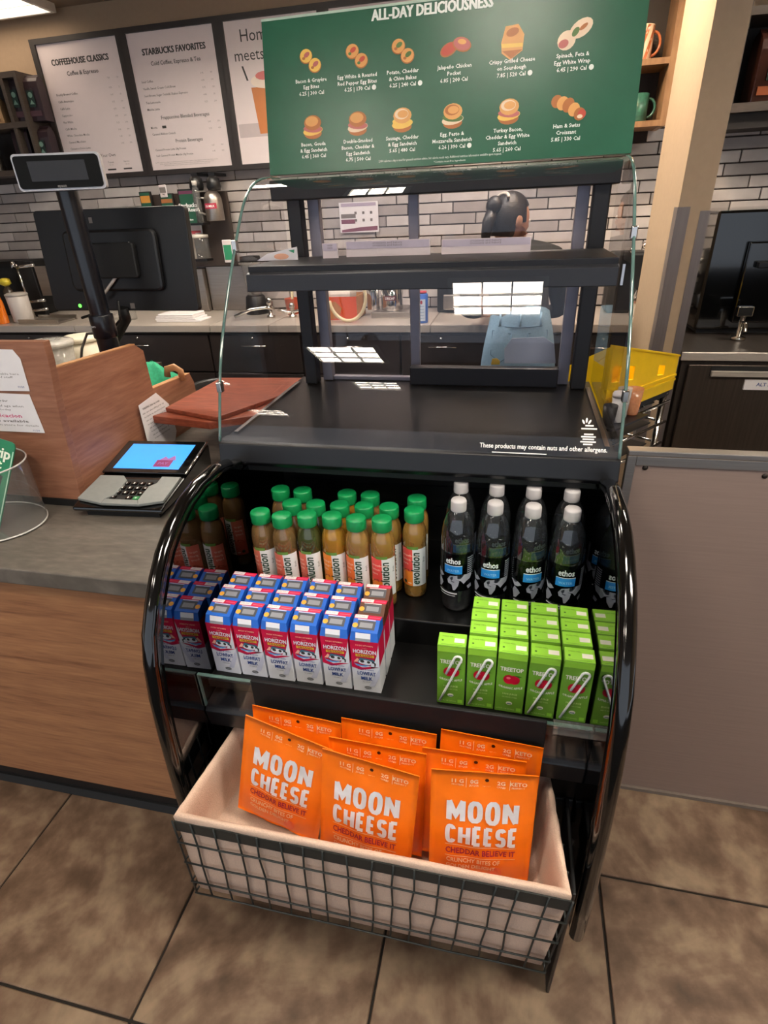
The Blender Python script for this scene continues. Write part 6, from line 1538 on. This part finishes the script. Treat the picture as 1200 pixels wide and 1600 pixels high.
jeans = mat('blue_denim', '#82a3ba', .85, scale=160, vary=.12, bump=.1); shirt = mat('black_cotton', '#141416', .85, scale=90); skin_m = mat('skin_tan', '#b8866a', .55, scale=30, vary=.05); shoe = mat('black_shoe', '#0d0d0e', .5)
bme_.materials.clear()
for m in (jeans, shirt, skin_m, shoe): bme_.materials.append(m)
for p in bme_.polygons:
    c = p.center + Vector((0.02, 2.62, 0))
    along = (c.y - 2.60) * .35 + (c.z - .97)            # distance up the leaning trunk
    p.material_index = 3 if c.z < .085 else 2 if c.y > 3.04 or (c.z > 1.335 and c.y > 2.87 and abs(c.x + .045) < .08) else 0 if (along < .135 and abs(c.x - .02) < .19 and c.y < 2.86) else 1
    p.use_smooth = True
body = bpy.data.objects.new('body', bme_); COL.objects.link(body); body.parent = pe
# belt loops and pocket seams on the jeans
bl_ = MB(); dgb = None
from mathutils.bvhtree import BVHTree
bt = BVHTree.FromPolygons([v.co for v in bme_.vertices], [list(p.vertices) for p in bme_.polygons])
def on_back(x, z, off=.002):
    h = bt.ray_cast(Vector((x, -1.0, z)), Vector((0, 1, 0)))
    return (h[0] + Vector((0, -off, 0))) if h[0] else Vector((x, -.1, z))
for x in (-.085, .0, .085): bl_.tube([on_back(x, z, .003) for z in (1.05, 1.075, 1.10)], .005, 6)
bl_.build('belt_loops', mat('denim_light', '#86a8c0', .85), pe, world=False)
st_ = MB()
for s in (-1, 1):
    st_.tube([on_back(s * x, z, .0015) for x, z in ((.035, 1.02), (.115, 1.03), (.118, .93), (.075, .90), (.038, .93), (.035, 1.02))], .0022, 5)
st_.tube([on_back(x, 1.045 + .05 * abs(x), .0015) for x in (-.13, -.09, -.045, 0, .045, .09, .13)], .0022, 5)
st_.build('seams', mat('denim_dark', '#4f7088', .85), pe, world=False)
# head, turned to her right
hc_ = Vector((-.055, 2.955, 1.442)); fdir = Vector((.80, .58, -.12)).normalized(); sdir = fdir.cross(Vector((0, 0, 1))).normalized(); udir = sdir.cross(fdir)
HM = Matrix(((sdir.x, fdir.x, udir.x, hc_.x), (sdir.y, fdir.y, udir.y, hc_.y), (sdir.z, fdir.z, udir.z, hc_.z), (0, 0, 0, 1)))
hd = MB(); N1, N2 = 28, 20; vs = []
for j in range(N2 + 1):
    t = PI * j / N2 - PI / 2
    for i in range(N1):
        a = 2 * PI * i / N1; x, y, z = math.cos(t) * math.cos(a), math.cos(t) * math.sin(a), math.sin(t)
        rx, ry, rz = .072, .092, .108
        if z < 0: rx *= 1 - .28 * z * z; ry *= 1 - .12 * z * z
        px, py, pz = x * rx, y * ry, z * rz
        fr_ = max(0, y)
        py += .020 * fr_ ** 6 * math.exp(-((z + .12) / .16) ** 2) * math.exp(-(x / .22) ** 2)      # nose
        py -= .008 * fr_ ** 3 * math.exp(-((z - .05) / .12) ** 2) * math.exp(-((abs(x) - .38) / .2) ** 2)   # eye sockets
        py += .006 * fr_ ** 4 * math.exp(-((z + .42) / .10) ** 2) * math.exp(-(x / .3) ** 2)      # lips
        py += .010 * fr_ ** 3 * math.exp(-((z + .78) / .15) ** 2)                                  # chin
        vs.append((px, py, pz))
fs = [(j * N1 + i, j * N1 + (i + 1) % N1, (j + 1) * N1 + (i + 1) % N1, (j + 1) * N1 + i) for j in range(N2) for i in range(N1)]
hd.add(vs, fs, 0, True, HM); hd.build('head', skin_m, pe)
for s, nm in ((-1, 'eye'), (1, 'eye')): MB().ball((s * .029, .079, .006), (.012, .010, .008), 0, xf=HM).ball((s * .029, .0865, .006), (.005, .004, .005), 1, xf=HM).build('eye', [white, lab('iris_brown', '#2a1a12')], pe)
MB().ball((0, .0905, -.046), (.022, .007, .006), xf=HM).build('mouth', lab('lip_rose', '#9a5a52'), pe)
for s in (-1, 1): MB().ball((s * .072, -.004, -.004), (.010, .020, .030), xf=HM).build('ear', skin_m, pe)
hair_m = mat('dark_brown_hair', '#17110f', .45, scale=60, stretch=(1, 1, 6), vary=.4, bump=.4)
hr = MB(); vs = []
for j in range(N2 + 1):
    t = PI * j / N2 - PI / 2
    for i in range(N1):
        a = 2 * PI * i / N1; x, y, z = math.cos(t) * math.cos(a), math.cos(t) * math.sin(a), math.sin(t)
        cut = (y > .45 and z < .55) or (y > -.15 and z < -.05) or z < -.62
        q = .90 if cut else 1.09 + .02 * math.sin(a * 9 + z * 5)
        vs.append((x * .072 * q, y * .092 * q - .004, z * .108 * q))
hr.add(vs, fs, 0, True, HM)
hr.build('hair', hair_m, pe)
bn_ = MB().ball((0, -.098, .050), (.040, .036, .042), xf=HM); bn_.tube([HM @ Vector(p) for p in ((0, -.10, .03), (.01, -.125, -.02), (.005, -.125, -.075), (0, -.115, -.11))], [.03, .028, .022, .008], 10)
bn_.build('hair_bun', hair_m, pe)
MB().tube([HM @ Vector((.045 * math.cos(a), -.060 + .01 * math.sin(a), .085 + .02 * math.sin(a))) for a in (0, .6, 1.2, 1.8, 2.4, 3.0)], .007, 8).build('hair_clip', lab('clip_pale', '#c9bfb2'), pe)

# ------------------------------------------------------------------ set loose things a hair above what carries them
LIFT = ('milk_carton', 'juice_box', 'juice_bottle', 'water_bottle', 'mug', 'coffee_bag', 'flask', 'pump_bottle', 'canister', 'squeeze_bottle', 'tap_tower', 'drip_tray', 'glass_jar', 'napkin_stack', 'steel_splash', 'espresso_grinder',
        'cardboard_box', 'hose_coil', 'steel_riser', 'steel_canister', 'spray_can', 'sink_tap', 'red_cup', 'blender_jug', 'steel_pitcher', 'coffee_machine', 'corner_plate', 'payment_terminal', 'card_holder', 'card_folder', 'wooden_screen',
        'pole_display', 'till_monitor', 'shelf_card', 'oven', 'spigot', 'menu_sign', 'paper_sheet')
for o in COL.objects:
    if o.parent is None and o.name.split('.')[0] in LIFT: o.location.z += 0.0007
